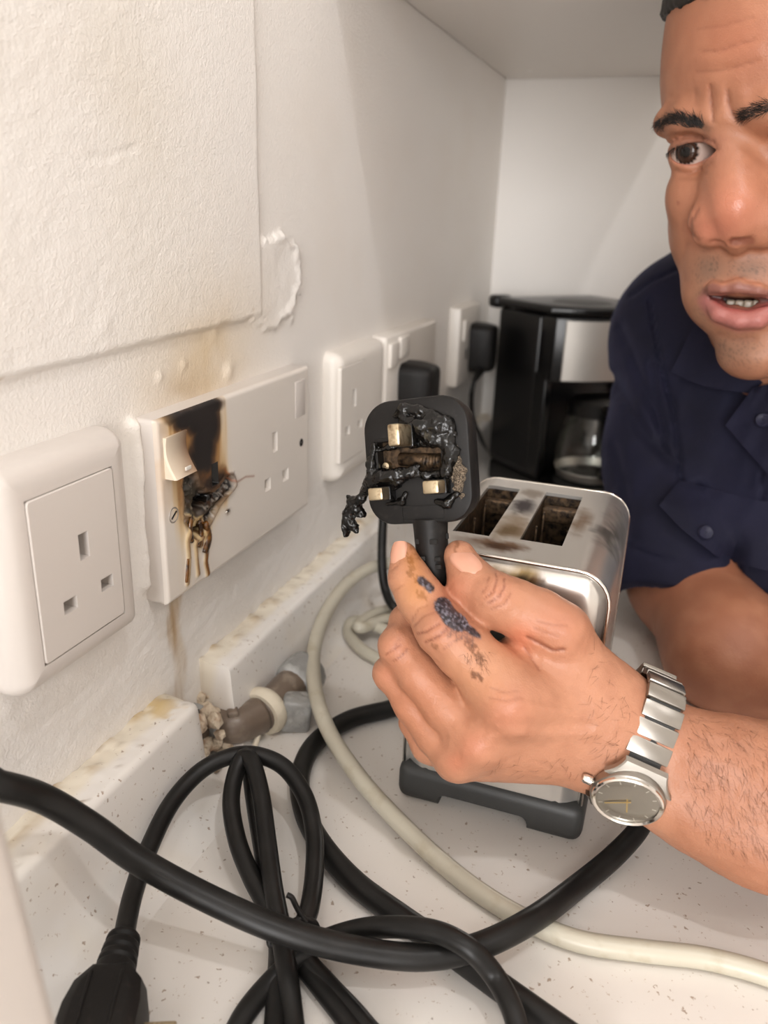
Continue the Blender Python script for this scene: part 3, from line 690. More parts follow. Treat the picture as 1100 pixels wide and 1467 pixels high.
def toaster_shell():
    # outline across (x,z), extruded along y as a dense grid so the soot has somewhere to sit
    out = []
    r = .0145; hw = TW / 2
    pts = [(-hw + .001, TZ0), (-hw, TZ0 + .02), (-hw, TZ1 - r)]
    for k in range(1, 9): a = radians(180 - 90 * k / 8); pts.append((-hw + r + r * cos(a), TZ1 - r + r * sin(a)))
    pts += [(-hw + r + (TW - 2 * r) * k / 24, TZ1) for k in range(1, 24)]
    for k in range(0, 9): a = radians(90 - 90 * k / 8); pts.append((hw - r + r * cos(a), TZ1 - r + r * sin(a)))
    pts += [(hw, TZ0 + .02), (hw - .001, TZ0)]
    pts2 = []
    for p, q in zip(pts[:-1], pts[1:]):
        n = max(1, int(math.hypot(q[0] - p[0], q[1] - p[1]) / .003))
        pts2 += [(p[0] + (q[0] - p[0]) * k / n, p[1] + (q[1] - p[1]) * k / n) for k in range(n)]
    pts2.append(pts[-1]); pts = pts2
    ys = np.concatenate([[.0022, .0026], np.arange(.005, TL - .004, .0028), [TL - .0026, TL - .0022]])
    rings = [[(x, y, z) for x, z in pts] for y in ys]
    n = len(pts); V = [p for rr in rings for p in rr]; Fc = []
    for k in range(len(rings) - 1):
        for i in range(n - 1): Fc.append((k * n + i, (k + 1) * n + i, (k + 1) * n + i + 1, k * n + i + 1))
    # solidify by hand: inner copy
    m_ = len(V); V += [(x * .97, min(max(y, .004), TL - .004), z if z < TZ0 + .01 else TZ0 + (z - TZ0) * .985) for x, y, z in V]
    Fc += [tuple(i + m_ for i in f[::-1]) for f in Fc]
    def rim(idx):
        for a, b in zip(idx[:-1], idx[1:]): Fc.append((a, b, b + m_, a + m_))
    L_ = len(rings); rim([i for i in range(n)]); rim([(L_ - 1) * n + i for i in range(n)][::-1]); rim([k * n for k in range(L_)][::-1]); rim([k * n + n - 1 for k in range(L_)])
    return finish('shell', mesh_np(V, Fc), M_toast, toa)
sh = toaster_shell()
cx = TX0 + TW / 2
slots = [(.1268, .1440, .3380, .4120), (.1578, .1768, .3400, .4130)]
angle_smooth(sh, 40)
boolean(sh, [cutbox(a - cx, b - cx, c_ - TY0, d_ - TY0, TZ1 - .02, TZ1 + .02, toa) for a, b, c_, d_ in slots])
# refine for painting
bm = bmesh.new(); bm.from_mesh(sh.data); bmesh.ops.triangulate(bm, faces=bm.faces[:]); 
es = [e for e in bm.edges if e.calc_length() > .004]; bmesh.ops.subdivide_edges(bm, edges=es, cuts=1); bm.to_mesh(sh.data); bm.free(); angle_smooth(sh, 40)
BURN = [((.151, .352, TZ1), (.013, .030, .03), (150, 122, 82), .7, .5), ((.151, .385, TZ1), (.009, .016, .02), (62, 54, 58), .95, .35), ((.151, .348, TZ1), (.008, .012, .02), (112, 88, 52), .85, .5),
        ((.148, .330, TZ1), (.018, .009, .02), (120, 82, 46), .95, .55), ((.150, .3285, TZ1), (.010, .005, .01), (72, 46, 28), .9, .6), ((.152, .408, TZ1), (.008, .010, .02), (120, 96, 66), .6, .5),
        ((.181, .375, TZ1), (.006, .03, .01), (128, 98, 62), .8, .5), ((.193, .365, .130), (.010, .022, .016), (40, 38, 36), .85, .5), ((.199, .39, .125), (.010, .03, .03), (60, 58, 56), .7, .5),
        ((.164, .3145, .1275), (.010, .012, .010), (168, 140, 84), .9, .4), ((.165, .3140, .125), (.006, .010, .007), (44, 34, 26), .95, .4), ((.172, .314, .128), (.006, .01, .004), (90, 62, 40), .8, .5),
        ((.150, .314, .129), (.008, .01, .004), (160, 130, 76), .8, .5), ((.199, .315, .035), (.002, .01, .003), (60, 40, 28), .9, .3)]
paint_steel(sh, BURN)
# pillowed end panels
def end_panel(yf, sgn):
    U = np.linspace(-1, 1, 50); V = np.linspace(0, 1, 60); A, B = np.meshgrid(U, V, indexing='ij')
    hw = TW / 2 - .0016; r = .0135; z0_, z1_ = TZ0 + .0005, TZ1 - .0016
    X = A * hw; Zz = z0_ + B * (z1_ - z0_)
    over = np.clip((Zz - (z1_ - r)) / r, 0, 1); lim = hw - r + r * np.sqrt(np.clip(1 - over ** 2, 0, 1)); X = A * lim
    d = np.minimum(np.minimum(lim - np.abs(X), z1_ - Zz + .0), .012); e = np.clip(d / .010, 0, 1)
    dep = .0050 * (1 - (1 - e) ** 2) - .0035
    # shallow fold lines of the pressed sheet
    seam = np.exp(-((np.abs(X) - (hw - .0105)) / .0006) ** 2) * (Zz < z1_ - .035); dep = dep - .0006 * seam
    P = np.stack([X, yf - sgn * dep, Zz], -1); me = grid_mesh(U, V, P if sgn > 0 else P[::-1]); o = finish('end_panel', me, M_toast, toa); paint_steel(o, BURN); return o
end_panel(.0018, 1); end_panel(TL - .0018, -1)
rim_ = []
hw = TW / 2 - .0004
pts = [(-hw, .0012, TZ0 + .002), (-hw, .0012, TZ1 - .0145)] + [(-hw + .014 + .014 * cos(a), .0012, TZ1 - .0145 + .0141 * sin(a)) for a in np.linspace(pi, pi / 2, 8)[1:]] + [(hw - .014 + .014 * cos(a), .0012, TZ1 - .0145 + .0141 * sin(a)) for a in np.linspace(pi / 2, 0, 8)] + [(hw, .0012, TZ0 + .002)]
tube('edge_trim', pts, .0009, M_chrome, toa, 8)
tube('edge_trim', [(x, TL - .0012, z) for x, _, z in pts], .0009, M_chrome, toa, 8)
# toasting wells
for a, b, c_, d_ in slots:
    V = []; Fc = []
    x0, x1, ya, yb = a - cx - .0004, b - cx + .0004, c_ - TY0 - .0004, d_ - TY0 + .0004; zt, zb = TZ1 - .0014, .050
    Vv = [(x0, ya, zt), (x1, ya, zt), (x1, yb, zt), (x0, yb, zt), (x0, ya, zb), (x1, ya, zb), (x1, yb, zb), (x0, yb, zb)]
    wl = finish('toasting_well', mesh_np(Vv, [(0, 4, 5, 1), (1, 5, 6, 2), (2, 6, 7, 3), (3, 7, 4, 0), (4, 7, 6, 5)]), M_copper, toa, False)
    for k in range(3):
        yy = ya + (yb - ya) * (.2 + .3 * k); box('grill_wire', (.0012, .0012, .07), (x0 + .0022, yy, .095), M_copper, wl, .0003); box('grill_wire', (.0012, .0012, .07), (x1 - .0022, yy, .095), M_copper, wl, .0003)
    box('bread_rest', (.004, yb - ya - .004, .003), ((x0 + x1) / 2, (ya + yb) / 2, .088), M_copper, wl, .0006)
    box('crumb', (.006, .012, .006), (x0 + .004, ya + (yb - ya) * .45, .118), M_char, wl, .002)
    box('cross_bar', (x1 - x0, .006, .008), ((x0 + x1) / 2, yb - .006, .1265), M_copper, wl, .001)
# plastic base with four feet and arches between them
def toaster_base():
    b = box_bm((TW + .004, TL + .005, .0200), .0055, 4, (0, TL / 2, .0100)); me = bpy.data.meshes.new('base'); b.to_mesh(me); b.free()
    o = finish('base', me, M_dark, toa); angle_smooth(o, 40)
    def arch(x0, x1, y0_, y1_, h):
        bb = box_bm((x1 - x0, y1_ - y0_, .04), .004, 3, ((x0 + x1) / 2, (y0_ + y1_) / 2, h - .02)); m2 = bpy.data.meshes.new('c'); bb.to_mesh(m2); bb.free(); c = bpy.data.objects.new('c', m2); COL.objects.link(c); c.parent = toa; return c
    boolean(o, [arch(-.024, .020, -.02, TL + .02, .0085), arch(-.09, .09, .03, TL - .03, .0085)]); return o
toaster_base()
box('lever', (.014, .012, .007), (-.020, TL + .0085, .095), M_dark, toa, .002)
lathe('browning_dial', [(.0004, .008), (.006, .008), (.007, .006), (.007, 0)], M_dark, toa, 24).matrix_local = Matrix.Translation((.02, TL + .002, .055)) @ Matrix.Rotation(-pi / 2, 4, 'X')
inv = TOM.inverted()
K = [tuple(on_z(*p)) for p in ((640, 985, .0085), (600, 1000, .0062), (560, 1015, .0052), (500, 1031, .0052), (452, 1064, .0052), (430, 1110, .0052), (436, 1162, .0052), (462, 1212, .0052), (510, 1266, .0052), (580, 1318, .0052), (650, 1366, .0052), (722, 1418, .0052), (800, 1474, .0052), (880, 1530, .0052))]
K = [tuple(np.array([TX0 - .001, .345, .012]))] + K
tube('power_cord', np.array([inv @ Vector(p) for p in crom(K, 12)]), .0051, M_rubber, toa, 16)

# pipe stub in the corner of the upstand -----------------------------------------------
pp = thing('waste_pipe', 'brown plastic elbow pipe with white sealing ring and grey wrapped joint', 'pipe', (.045, .318, 0))
def L3(p): return np.array(p) - np.array([.045, .318, 0])
p0 = L3([.002, .298, .016]); p1 = L3(on_z(300, 1028, .014)); p2 = L3(on_z(335, 1040, .0125)); p3 = L3(on_z(372, 1024, .0125)); p4 = L3(on_z(400, 1000, .0135)); p5 = L3(on_z(425, 975, .0145)); p6 = L3(on_z(438, 963, .015))
el = crom([p0, p1, p2, p3], 10)
tube('elbow', el, np.interp(np.linspace(0, 1, len(el)), [0, .12, .18, .55, .8, 1], [.0100, .0104, .0092, .0096, .0098, .0104]), M_brown, pp, 22)
lathe('flange', [(.0095, -.002), (.0125, -.002), (.0130, .0015), (.0105, .003), (.0095, .003)], M_grey, pp, 24).matrix_local = Matrix.Translation(p0 * .55 + p1 * .45) @ Vector(p1 - p0).to_track_quat('Z', 'Y').to_matrix().to_4x4()
box('locking_lug', (.006, .005, .004), tuple(p2 + np.array([.001, -.002, .0098])), M_brown, pp, .001, rot=(0.1, -.2, .6))
dirv = Vector(p4 - p3).to_track_quat('Z', 'Y').to_matrix().to_4x4()
rg = lathe('sealing_ring', [(.0095, -.004), (.0125, -.0042), (.0140, -.001), (.0138, .002), (.0120, .0045), (.0095, .0045)], M_tape, pp, 30); rg.matrix_local = Matrix.Translation(p3 * .75 + p4 * .25) @ dirv
tube('tape_tail', crom([L3(on_z(372, 1046, .008)), L3(on_z(366, 1066, .003)), L3(on_z(364, 1078, .0015))], 5), .0016, M_tape, pp, 8)
st = crom([p3, p4, p5, p6], 8); tube('straight_pipe', st, np.linspace(.0098, .0112, len(st)), M_brown, pp, 22)
jn = [p4 * .35 + p5 * .65, p5, p6 * .5 + p5 * .5, p6, p6 + (p6 - p5) * .35]
tube('wrapped_joint', crom(jn, 4), np.interp(np.linspace(0, 1, 17), [0, .1, .5, .9, 1], [.0105, .0128, .0135, .0130, .006]), M_grey, pp, 14)
q = L3(on_z(424, 1020, .010)); box('wrap_fold', (.016, .013, .020), (q[0], q[1], .0102), M_grey, pp, .002, rot=(.05, .1, .5))

# white flexes --------------------------------------------------------------------------
Wp = [on_z(*p) for p in ((700, 752, .0046), (640, 790, .012), (600, 800, .026), (565, 806, .034), (528, 815, .036), (492, 842, .034), (464, 884, .030), (450, 930, .026), (451, 985, .021), (470, 1045, .016), (514, 1113, .012), (572, 1178, .0085), (638, 1240, .0056), (700, 1287, .0048), (762, 1322, .0046), (832, 1349, .0046), (920, 1362, .0046), (1000, 1371, .0046), (1062, 1385, .0046), (1115, 1402, .0046), (1180, 1425, .0046))]
w = tube('white_flex', crom(Wp, 12), .0043, M_cream, None, 16); tag(w, 'long cream flex looping over the worktop and crossing under the thick black cable', 'cable')
Cp = [on_z(*p) for p in ((640, 985, .0042), (585, 964, .0042), (546, 946, .0042), (518, 930, .0042), (500, 908, .0044), (503, 892, .007), (522, 890, .010), (550, 902, .008), (590, 914, .006), (640, 915, .005), (660, 890, .0042), (620, 872, .005), (575, 872, .008), (540, 878, .011), (515, 893, .0125), (520, 899, .0115), (560, 886, .0095), (600, 892, .0042), (690, 930, .0042))]
w = tube('white_lead', crom(Cp, 10), .0040, M_cream, None, 14); tag(w, 'short crumpled cream lead bunched on the worktop behind the raised hand', 'cable')

# black extension lead: plug in front, coiled and tied -----------------------------------
lead = thing('extension_lead', 'black flex coiled in tied loops ending in a black moulded plug', 'cable', tuple(on_z(180, 1400, 0)))
LO = np.array(lead.location)
def lz(pts): return np.array([on_z(*p) for p in pts]) - LO
B1 = [(176, 1352, .0165), (182, 1318, .016), (192, 1276, .016), (212, 1218, .018), (246, 1150, .022), (288, 1104, .027), (332, 1083, .030), (370, 1082, .030), (408, 1100, .027), (437, 1142, .021), (450, 1196, .016), (450, 1252, .013), (443, 1302, .012), (430, 1340, .010), (436, 1372, .0062), (472, 1414, .0042), (516, 1462, .0042), (556, 1520, .0042), (540, 1580, .0042), (470, 1590, .0042), (428, 1540, .0042),
      (420, 1467, .0043), (412, 1400, .0085), (402, 1330, .0115), (391, 1270, .0155), (382, 1200, .0205), (374, 1140, .0265), (362, 1094, .0315), (350, 1084, .0315), (338, 1106, .0275), (331, 1150, .0215), (340, 1205, .0165), (360, 1256, .012), (384, 1302, .0085), (398, 1345, .0042), (398, 1400, .0042), (394, 1467, .0042), (390, 1540, .0042), (350, 1560, .0042), (326, 1520, .0042), (345, 1462, .0042), (385, 1410, .0042),
      (432, 1366, .0085), (470, 1345, .0100), (520, 1331, .0155), (575, 1328, .0215), (628, 1336, .0255), (672, 1359, .0250), (708, 1398, .0165), (735, 1450, .0135), (752, 1520, .008)]
tube('flex', crom(lz(B1), 12), .0040, M_rubber, lead, 14)
B2 = [(356, 1092, .0235), (364, 1150, .0175), (376, 1220, .0125), (388, 1290, .0085), (408, 1350, .0055), (448, 1400, .0042), (500, 1467, .0042), (540, 1530, .0042)]
tube('flex', crom(lz([(346, 1096, .020), (352, 1088, .0255)] + B2), 10), .0038, M_rubber, lead, 14)
# twist tie
tb = lz([(405, 1340, .014), (415, 1325, .020), (432, 1316, .021), (450, 1322, .018), (456, 1335, .012)])
tube('twist_tie', crom(tb, 8), .0013, M_plug, lead, 8)
tube('twist_tie', crom(lz([(440, 1322, .020), (432, 1312, .022), (424, 1298, .025), (418, 1286, .028), (411, 1282, .029)]), 6), .0011, M_plug, lead, 8)
tube('twist_tie', crom(lz([(392, 1330, .012), (386, 1345, .010), (388, 1354, .008), (394, 1350, .009)]), 6), .0013, M_plug, lead, 8)
# strain relief of the lead: ribbed sleeve
c0, c1 = lz([(178, 1342, .0165)])[0], lz([(160, 1408, .0165)])[0]
N = 40; ax = np.linspace(0, 1, N); rr = np.interp(ax, [0, .04, .9, 1], [.0052, .0062, .0076, .0080])
for k in (0.14, .38, .62): rr = rr - .0012 * (np.abs(ax - k - .05) < .04)
tube('strain_relief', c0 + (c1 - c0) * ax[:, None], rr, M_plug, lead, 20)
ez = Vector((0, 0, 1)); ey = Vector(c0 - c1).normalized(); ey.z = 0; ey.normalize(); ex = ey.cross(ez)
PM = Matrix(((ex.x, ey.x, 0, c1[0]), (ex.y, ey.y, 0, c1[1]), (0, 0, 1, 0.0), (0, 0, 0, 1)))
rings = []
outl = [(-.0068, .003), (.0068, .003), (.0128, -.0035), (.0142, -.012), (.0145, -.030), (.0125, -.038), (-.0125, -.038), (-.0145, -.030), (-.0142, -.012), (-.0122, -.0035)]
for s, zz in ((.90, .001), (1.0, .004), (1.0, .017), (.90, .0235), (.66, .0260), (.6, .0262)): rings.append([(x * s, (y + .018) * (0.5 + .5 * s) - .018, zz) for x, y in outl])
bd = loft('plug_body', rings, M_plug, lead, True, 25); bd.matrix_local = PM
for s in (-1, 1):
    g_ = box('moulded_ridge', (.0012, .030, .001), (s * .0052, -.018, .0262), M_plug, bd, .0003)
pn = box('plug_pin', (.012, .0045, .0065), (.019, -.017, .013), M_brass, bd, .0008); 
pn = box('plug_pin', (.010, .004, .006), (.018, -.030, .013), M_brass, bd, .0008)

# white appliance whose edge shows at the bottom left -----------------------------------
E0 = np.array([.0985, .1130, 0.0]); top = np.array([.0055, -.0205, .19])
an = thing('kitchen_canister', 'smooth white tapered canister standing at the near edge of the worktop', 'canister', tuple(E0))
def shear(pts, f): return [(x * (1 - .06 * f) + top[0] * f, y * (1 - .06 * f) + top[1] * f, top[2] * f) for x, y in pts]
ol2 = [(x - .0205, y - .026) for x, y in rrect(.041, .052, .005, 5)]
loft('canister_body', [shear(ol2, f) for f in (0, .02, .5, .9)], M_white, an, True, 30)
loft('lid', [shear([((x + .0205) * 1.03 - .0205, (y + .026) * 1.03 - .026) for x, y in ol2], f) for f in (.905, .99, 1.0)], M_white, an, True, 30)
# ================================================================== sculpting by distance field
import openvdb
class Field:
    def __init__(s): s.ops = []
    def cone(s, a, b, ra, rb, k=.004, op='u', grp=None):
        a = np.asarray(a, float); b = np.asarray(b, float)
        s.ops.append(('cone', a, b, ra, rb, k, op, (a + b) / 2, np.linalg.norm(b - a) / 2 + max(ra, rb)))
    def chain(s, pts, rad, k=.004, op='u'):
        for i in range(len(pts) - 1): s.cone(pts[i], pts[i + 1], rad[i], rad[i + 1], k, op)
    def ell(s, c, r, R=None, k=.004, op='u'):
        c = np.asarray(c, float); s.ops.append(('ell', c, np.asarray(r, float), np.eye(3) if R is None else np.asarray(R, float), None, k, op, c, max(r)))
    def fun(s, f, c, rad, k=.001, op='s'):
        s.ops.append(('fun', f, None, None, None, k, op, np.asarray(c, float), rad))
    def disp(s, f): s.ops.append(('disp', f))
    def __call__(s, P, margin=1e9):
        d = np.full(len(P), 1e3)
        for o in s.ops:
            if o[0] == 'disp': d = d + o[1](P, d); continue
            k, op, c, R = o[5:9]
            if margin < 1e8:
                idx = np.nonzero(((P - c) ** 2).sum(1) < (R + k + margin) ** 2)[0]
                if len(idx) == 0: continue
                Q = P[idx]
            else: idx = slice(None); Q = P
            if o[0] == 'cone':
                a, b, ra, rb = o[1:5]; ab = b - a; t = np.clip(((Q - a) @ ab) / (ab @ ab + 1e-15), 0, 1)
                e = np.linalg.norm(Q - a - t[:, None] * ab, axis=1) - (ra + (rb - ra) * t)
            elif o[0] == 'ell':
                q = (Q - o[1]) @ o[3]; k0 = np.linalg.norm(q / o[2], axis=1); k1 = np.linalg.norm(q / o[2] ** 2, axis=1); e = k0 * (k0 - 1) / (k1 + 1e-12)
            else: e = o[1](Q)
            cur = d[idx]
            if op == 'u':
                h = np.clip(k - np.abs(cur - e), 0, None) / k; d[idx] = np.minimum(cur, e) - h * h * k / 4
            else:
                h = np.clip(k - np.abs(cur + e), 0, None) / k; d[idx] = np.maximum(cur, -e) + h * h * k / 4
        return d
def mesh_field(f, lo, hi, h):
    lo = np.asarray(lo, float); hi = np.asarray(hi, float); B = 8
    nb = np.ceil((hi - lo) / (h * B)).astype(int); n = nb * B
    cx = [lo[i] + (np.arange(nb[i]) + .5) * B * h for i in range(3)]
    G = np.stack(np.meshgrid(*cx, indexing='ij'), -1).reshape(-1, 3)
    dc = f(G, B * h * 2.2).reshape(nb)
    D = np.repeat(np.repeat(np.repeat(np.clip(dc, -.05, .05), B, 0), B, 1), B, 2).astype(np.float32)
    act = np.argwhere(np.abs(dc) < B * h * 1.15)
    off = np.stack(np.meshgrid(*[np.arange(B)] * 3, indexing='ij'), -1).reshape(-1, 3)
    for s in range(0, len(act), 600):
        A = act[s:s + 600]; I = (A[:, None] * B + off[None]).reshape(-1, 3)
        D[I[:, 0], I[:, 1], I[:, 2]] = f(lo + (I + .5) * h, B * h * 1.3)
    for ax in range(3):                                # close the surface at the limits
        sl = [slice(None)] * 3; sl[ax] = 0; D[tuple(sl)] = np.maximum(D[tuple(sl)], h); sl[ax] = -1; D[tuple(sl)] = np.maximum(D[tuple(sl)], h)
    g = openvdb.FloatGrid(background=.05); g.copyFromArray(D)
    v, q = g.convertToQuads(isovalue=0.0)
    v = lo + (v + .5) * h
    return v, q[:, ::-1]
def np_mesh(v, q):
    me = bpy.data.meshes.new('sculpt'); me.vertices.add(len(v)); me.vertices.foreach_set('co', np.asarray(v, np.float32).ravel())
    me.loops.add(q.size); me.loops.foreach_set('vertex_index', q.astype(np.int32).ravel()); me.polygons.add(len(q))
    me.polygons.foreach_set('loop_start', np.arange(0, q.size, q.shape[1], dtype=np.int32)); me.update(calc_edges=True); me.validate(); return me
def vnormals(v, q):
    n = np.zeros_like(v); a = v[q]; fn = np.cross(a[:, 2] - a[:, 0], a[:, 3] - a[:, 1])
    for i in range(4): np.add.at(n, q[:, i], fn)
    return n / (np.linalg.norm(n, axis=1)[:, None] + 1e-15)

SKIN = dict(rough=.46, attr=True, sss=.06, rough_attr=True, bump=[(1300, .22, .0004, 'v'), (380, .22, .0007, 'd')], spec=.45, var=None)
M_skin = mat('skin', srgb(186, 128, 98), **SKIN)
M_nail = mat('fingernail', srgb(206, 152, 128), .25, sss=.1, coat=.25)
M_hair = mat('black_hair', srgb(26, 21, 18), .5)
M_fine = mat('dark_body_hair', srgb(104, 70, 50), .6)
M_navy = mat('navy_cotton', srgb(25, 25, 44), .8, attr=False, bump=[(1500, .25, .0005, 'n')], var=(25, srgb(19, 19, 34), .4, .7), spec=.25)
_p = M_navy.node_tree.nodes['Principled BSDF']; _p.inputs['Sheen Weight'].default_value = .22; _p.inputs['Sheen Roughness'].default_value = .4; _p.inputs['Sheen Tint'].default_value = srgb(120, 122, 160)
M_navy2 = mat('navy_thread', srgb(24, 25, 44), .9, spec=.15)

# ------------------------------------------------------------------ left hand and forearm
def A_(px, py, d): return at(px, py, d)
HND = Field()
idx = [(578, 795, .336, .0056), (586, 828, .333, .0082), (603, 857, .330, .0094), (634, 900, .3255, .0106), (662, 928, .3225, .0113), (701, 967, .3205, .0122), (736, 1002, .3205, .0135)]
thb = [(658, 797, .336, .0068), (677, 837, .331, .0098), (706, 859, .3275, .0106), (735, 869, .3265, .0110), (770, 886, .326, .0118), (802, 908, .3265, .0122), (846, 986, .3325, .0142)]
mid = [(622, 850, .356, .0062), (604, 868, .352, .0074), (584, 892, .3455, .0078), (573, 925, .3375, .0076), (600, 965, .3335, .0090), (640, 1012, .3305, .0098), (688, 1058, .3275, .0112)]
rng_ = [(640, 930, .355, .0062), (612, 940, .353, .0072), (588, 945, .3500, .0074), (564, 965, .3445, .0072), (592, 1006, .3405, .0086), (625, 1050, .3375, .0092), (658, 1080, .3345, .0096)]
pky = [(655, 1000, .354, .0056), (628, 1010, .353, .0060), (594, 1034, .350, .0066), (614, 1068, .3485, .0074), (655, 1084, .3435, .0078)]
def chain_of(L, k): HND.chain([A_(*p[:3]) for p in L], [p[3] for p in L], k)
for L in (idx,): chain_of(L, .0035)
palm = []
for L, c in ((idx, (846, 1018, .3305, .0150)), (mid, (850, 1046, .3315, .0145)), (rng_, (856, 1066, .3345, .0130)), (pky, (858, 1082, .3385, .0115))):
    HND.cone(A_(*L[-1][:3]), A_(*c[:3]), L[-1][3], c[3], .010)
HND.cone(A_(700, 985, .336), A_(850, 1035, .345), .012, .015, .012)
HND.cone(A_(802, 908, .3265), A_(846, 986, .3325), .0122, .0142, .010)
HND.cone(A_(770, 925, .334), A_(850, 1010, .337), .008, .014, .012)      # web of the thumb
HND.cone(A_(742, 935, .333), A_(790, 960, .333), .006, .010, .010)
for L in (thb[:-1],): chain_of(L, .0032)
# wrist and forearm: two parallel masses
top_ = [(850, 990, .333, .0138), (885, 1020, .333, .0140), (960, 1068, .330, .0155), (1050, 1094, .326, .0172), (1160, 1128, .325, .0200)]
bot_ = [(845, 1080, .333, .0118), (868, 1084, .333, .0130), (930, 1118, .330, .0145), (998, 1152, .327, .0172), (1100, 1196, .325, .0195)]
HND.chain([A_(*p[:3]) for p in top_], [p[3] for p in top_], .010); HND.chain([A_(*p[:3]) for p in bot_], [p[3] for p in bot_], .010)
EL = np.array([.445, .345, .046])
HND.cone(A_(1160, 1128, .325), EL + [0, .006, .008], .0200, .034, .02); HND.cone(A_(1100, 1196, .325), EL - [0, .004, .004], .0195, .034, .02)
HND.cone(A_(845, 1020, .336), A_(890, 1050, .336), .016, .016, .012)
# other fingers afterwards so that seams between them stay as creases
for L in (mid, rng_, pky): chain_of(L, .0022)
# knuckles
for p, r in (((728, 1012, .3115), .0075), ((686, 1066, .3195), .0072), ((652, 1090, .3275), .0062)): HND.cone(A_(*p), A_(*p), r, r, .010)
for p, r in (((632, 902, .3195), .0062), ((566, 926, .3345), .0050), ((556, 964, .3415), .0046), ((712, 850, .3205), .0052), ((806, 900, .3195), .0070)): HND.cone(A_(*p), A_(*p) + 1e-5, r, r, .008)
CREASE = [([(598, 908), (612, 905), (630, 893)], 2.2, .00045), ([(610, 920), (628, 912), (645, 898)], 2.4, .0005), ([(594, 897), (606, 884), (622, 877)], 2.0, .0003), ([(590, 888), (600, 872), (612, 868)], 1.8, .00025), ([(636, 930), (655, 915), (668, 900)], 2.0, .00025),
          ([(694, 858), (706, 848), (712, 832), (710, 822)], 1.8, .0004), ([(699, 864), (714, 856), (722, 842), (722, 829)], 2.0, .00045), ([(704, 872), (722, 866), (732, 850)], 1.8, .0003), ([(690, 850), (698, 840), (700, 826)], 1.6, .0003),
          ([(553, 938), (562, 932), (573, 924)], 1.8, .0004), ([(563, 947), (574, 941), (583, 930)], 1.8, .0004), ([(566, 926), (572, 915)], 1.4, .0002), ([(755, 912), (775, 922), (792, 931), (808, 930)], 3.0, .0008), ([(752, 928), (762, 945), (772, 960)], 2.4, .0003),
          ([(702, 985), (722, 992), (742, 990)], 2.0, .00018), ([(700, 1000), (725, 1004), (748, 1000)], 2.0, .00018), ([(766, 900), (788, 908), (800, 912)], 2.2, .0002), ([(770, 890), (792, 896), (812, 896)], 2.2, .0002), ([(556, 852), (566, 846), (578, 838)], 2, .0002), ([(560, 818), (572, 808), (576, 800)], 1.6, .0002)]
def hand_disp(P, d):
    m = np.abs(d) < .006; out = np.zeros(len(P))
    if not m.any(): return out
    Q = P[m]; px, py, dp = pix(Q); e = np.zeros(len(Q))
    near = dp < .352
    for pts, w, a in CREASE: e = e + a * np.exp(-(poly_dist(px, py, pts) / w) ** 2) * near
    e = e + .00022 * (fbm(Q, 420, 2, 3) - .5) * 2
    # tendons and soft hollows on the back of the hand
    for pts, a, w in (([(735, 1005), (850, 1030)], -.0006, 7), ([(700, 1056), (850, 1050)], -.0005, 7), ([(720, 1035), (840, 1040)], .0006, 9)): e = e + a * np.exp(-(poly_dist(px, py, pts) / w) ** 2) * near
    # burnt crust
    bd = poly_dist(px, py, [(636, 870), (645, 885), (662, 897)]); cr = np.exp(-(bd / 11) ** 4) + .8 * np.exp(-(poly_dist(px, py, [(605, 833), (614, 842)]) / 7) ** 4)
    e = e - cr * .0009 * (vnoise(Q, 900, 5) - .25) * near
    out[m] = e; return out
HND.disp(hand_disp)
hlo = np.array([.098, .235, .010]); hhi = np.array([.50, .40, .158])
hv, hq = mesh_field(HND, [.095, .245, .030], [.305, .340, .160], .00085)
hn = vnormals(hv, hq)

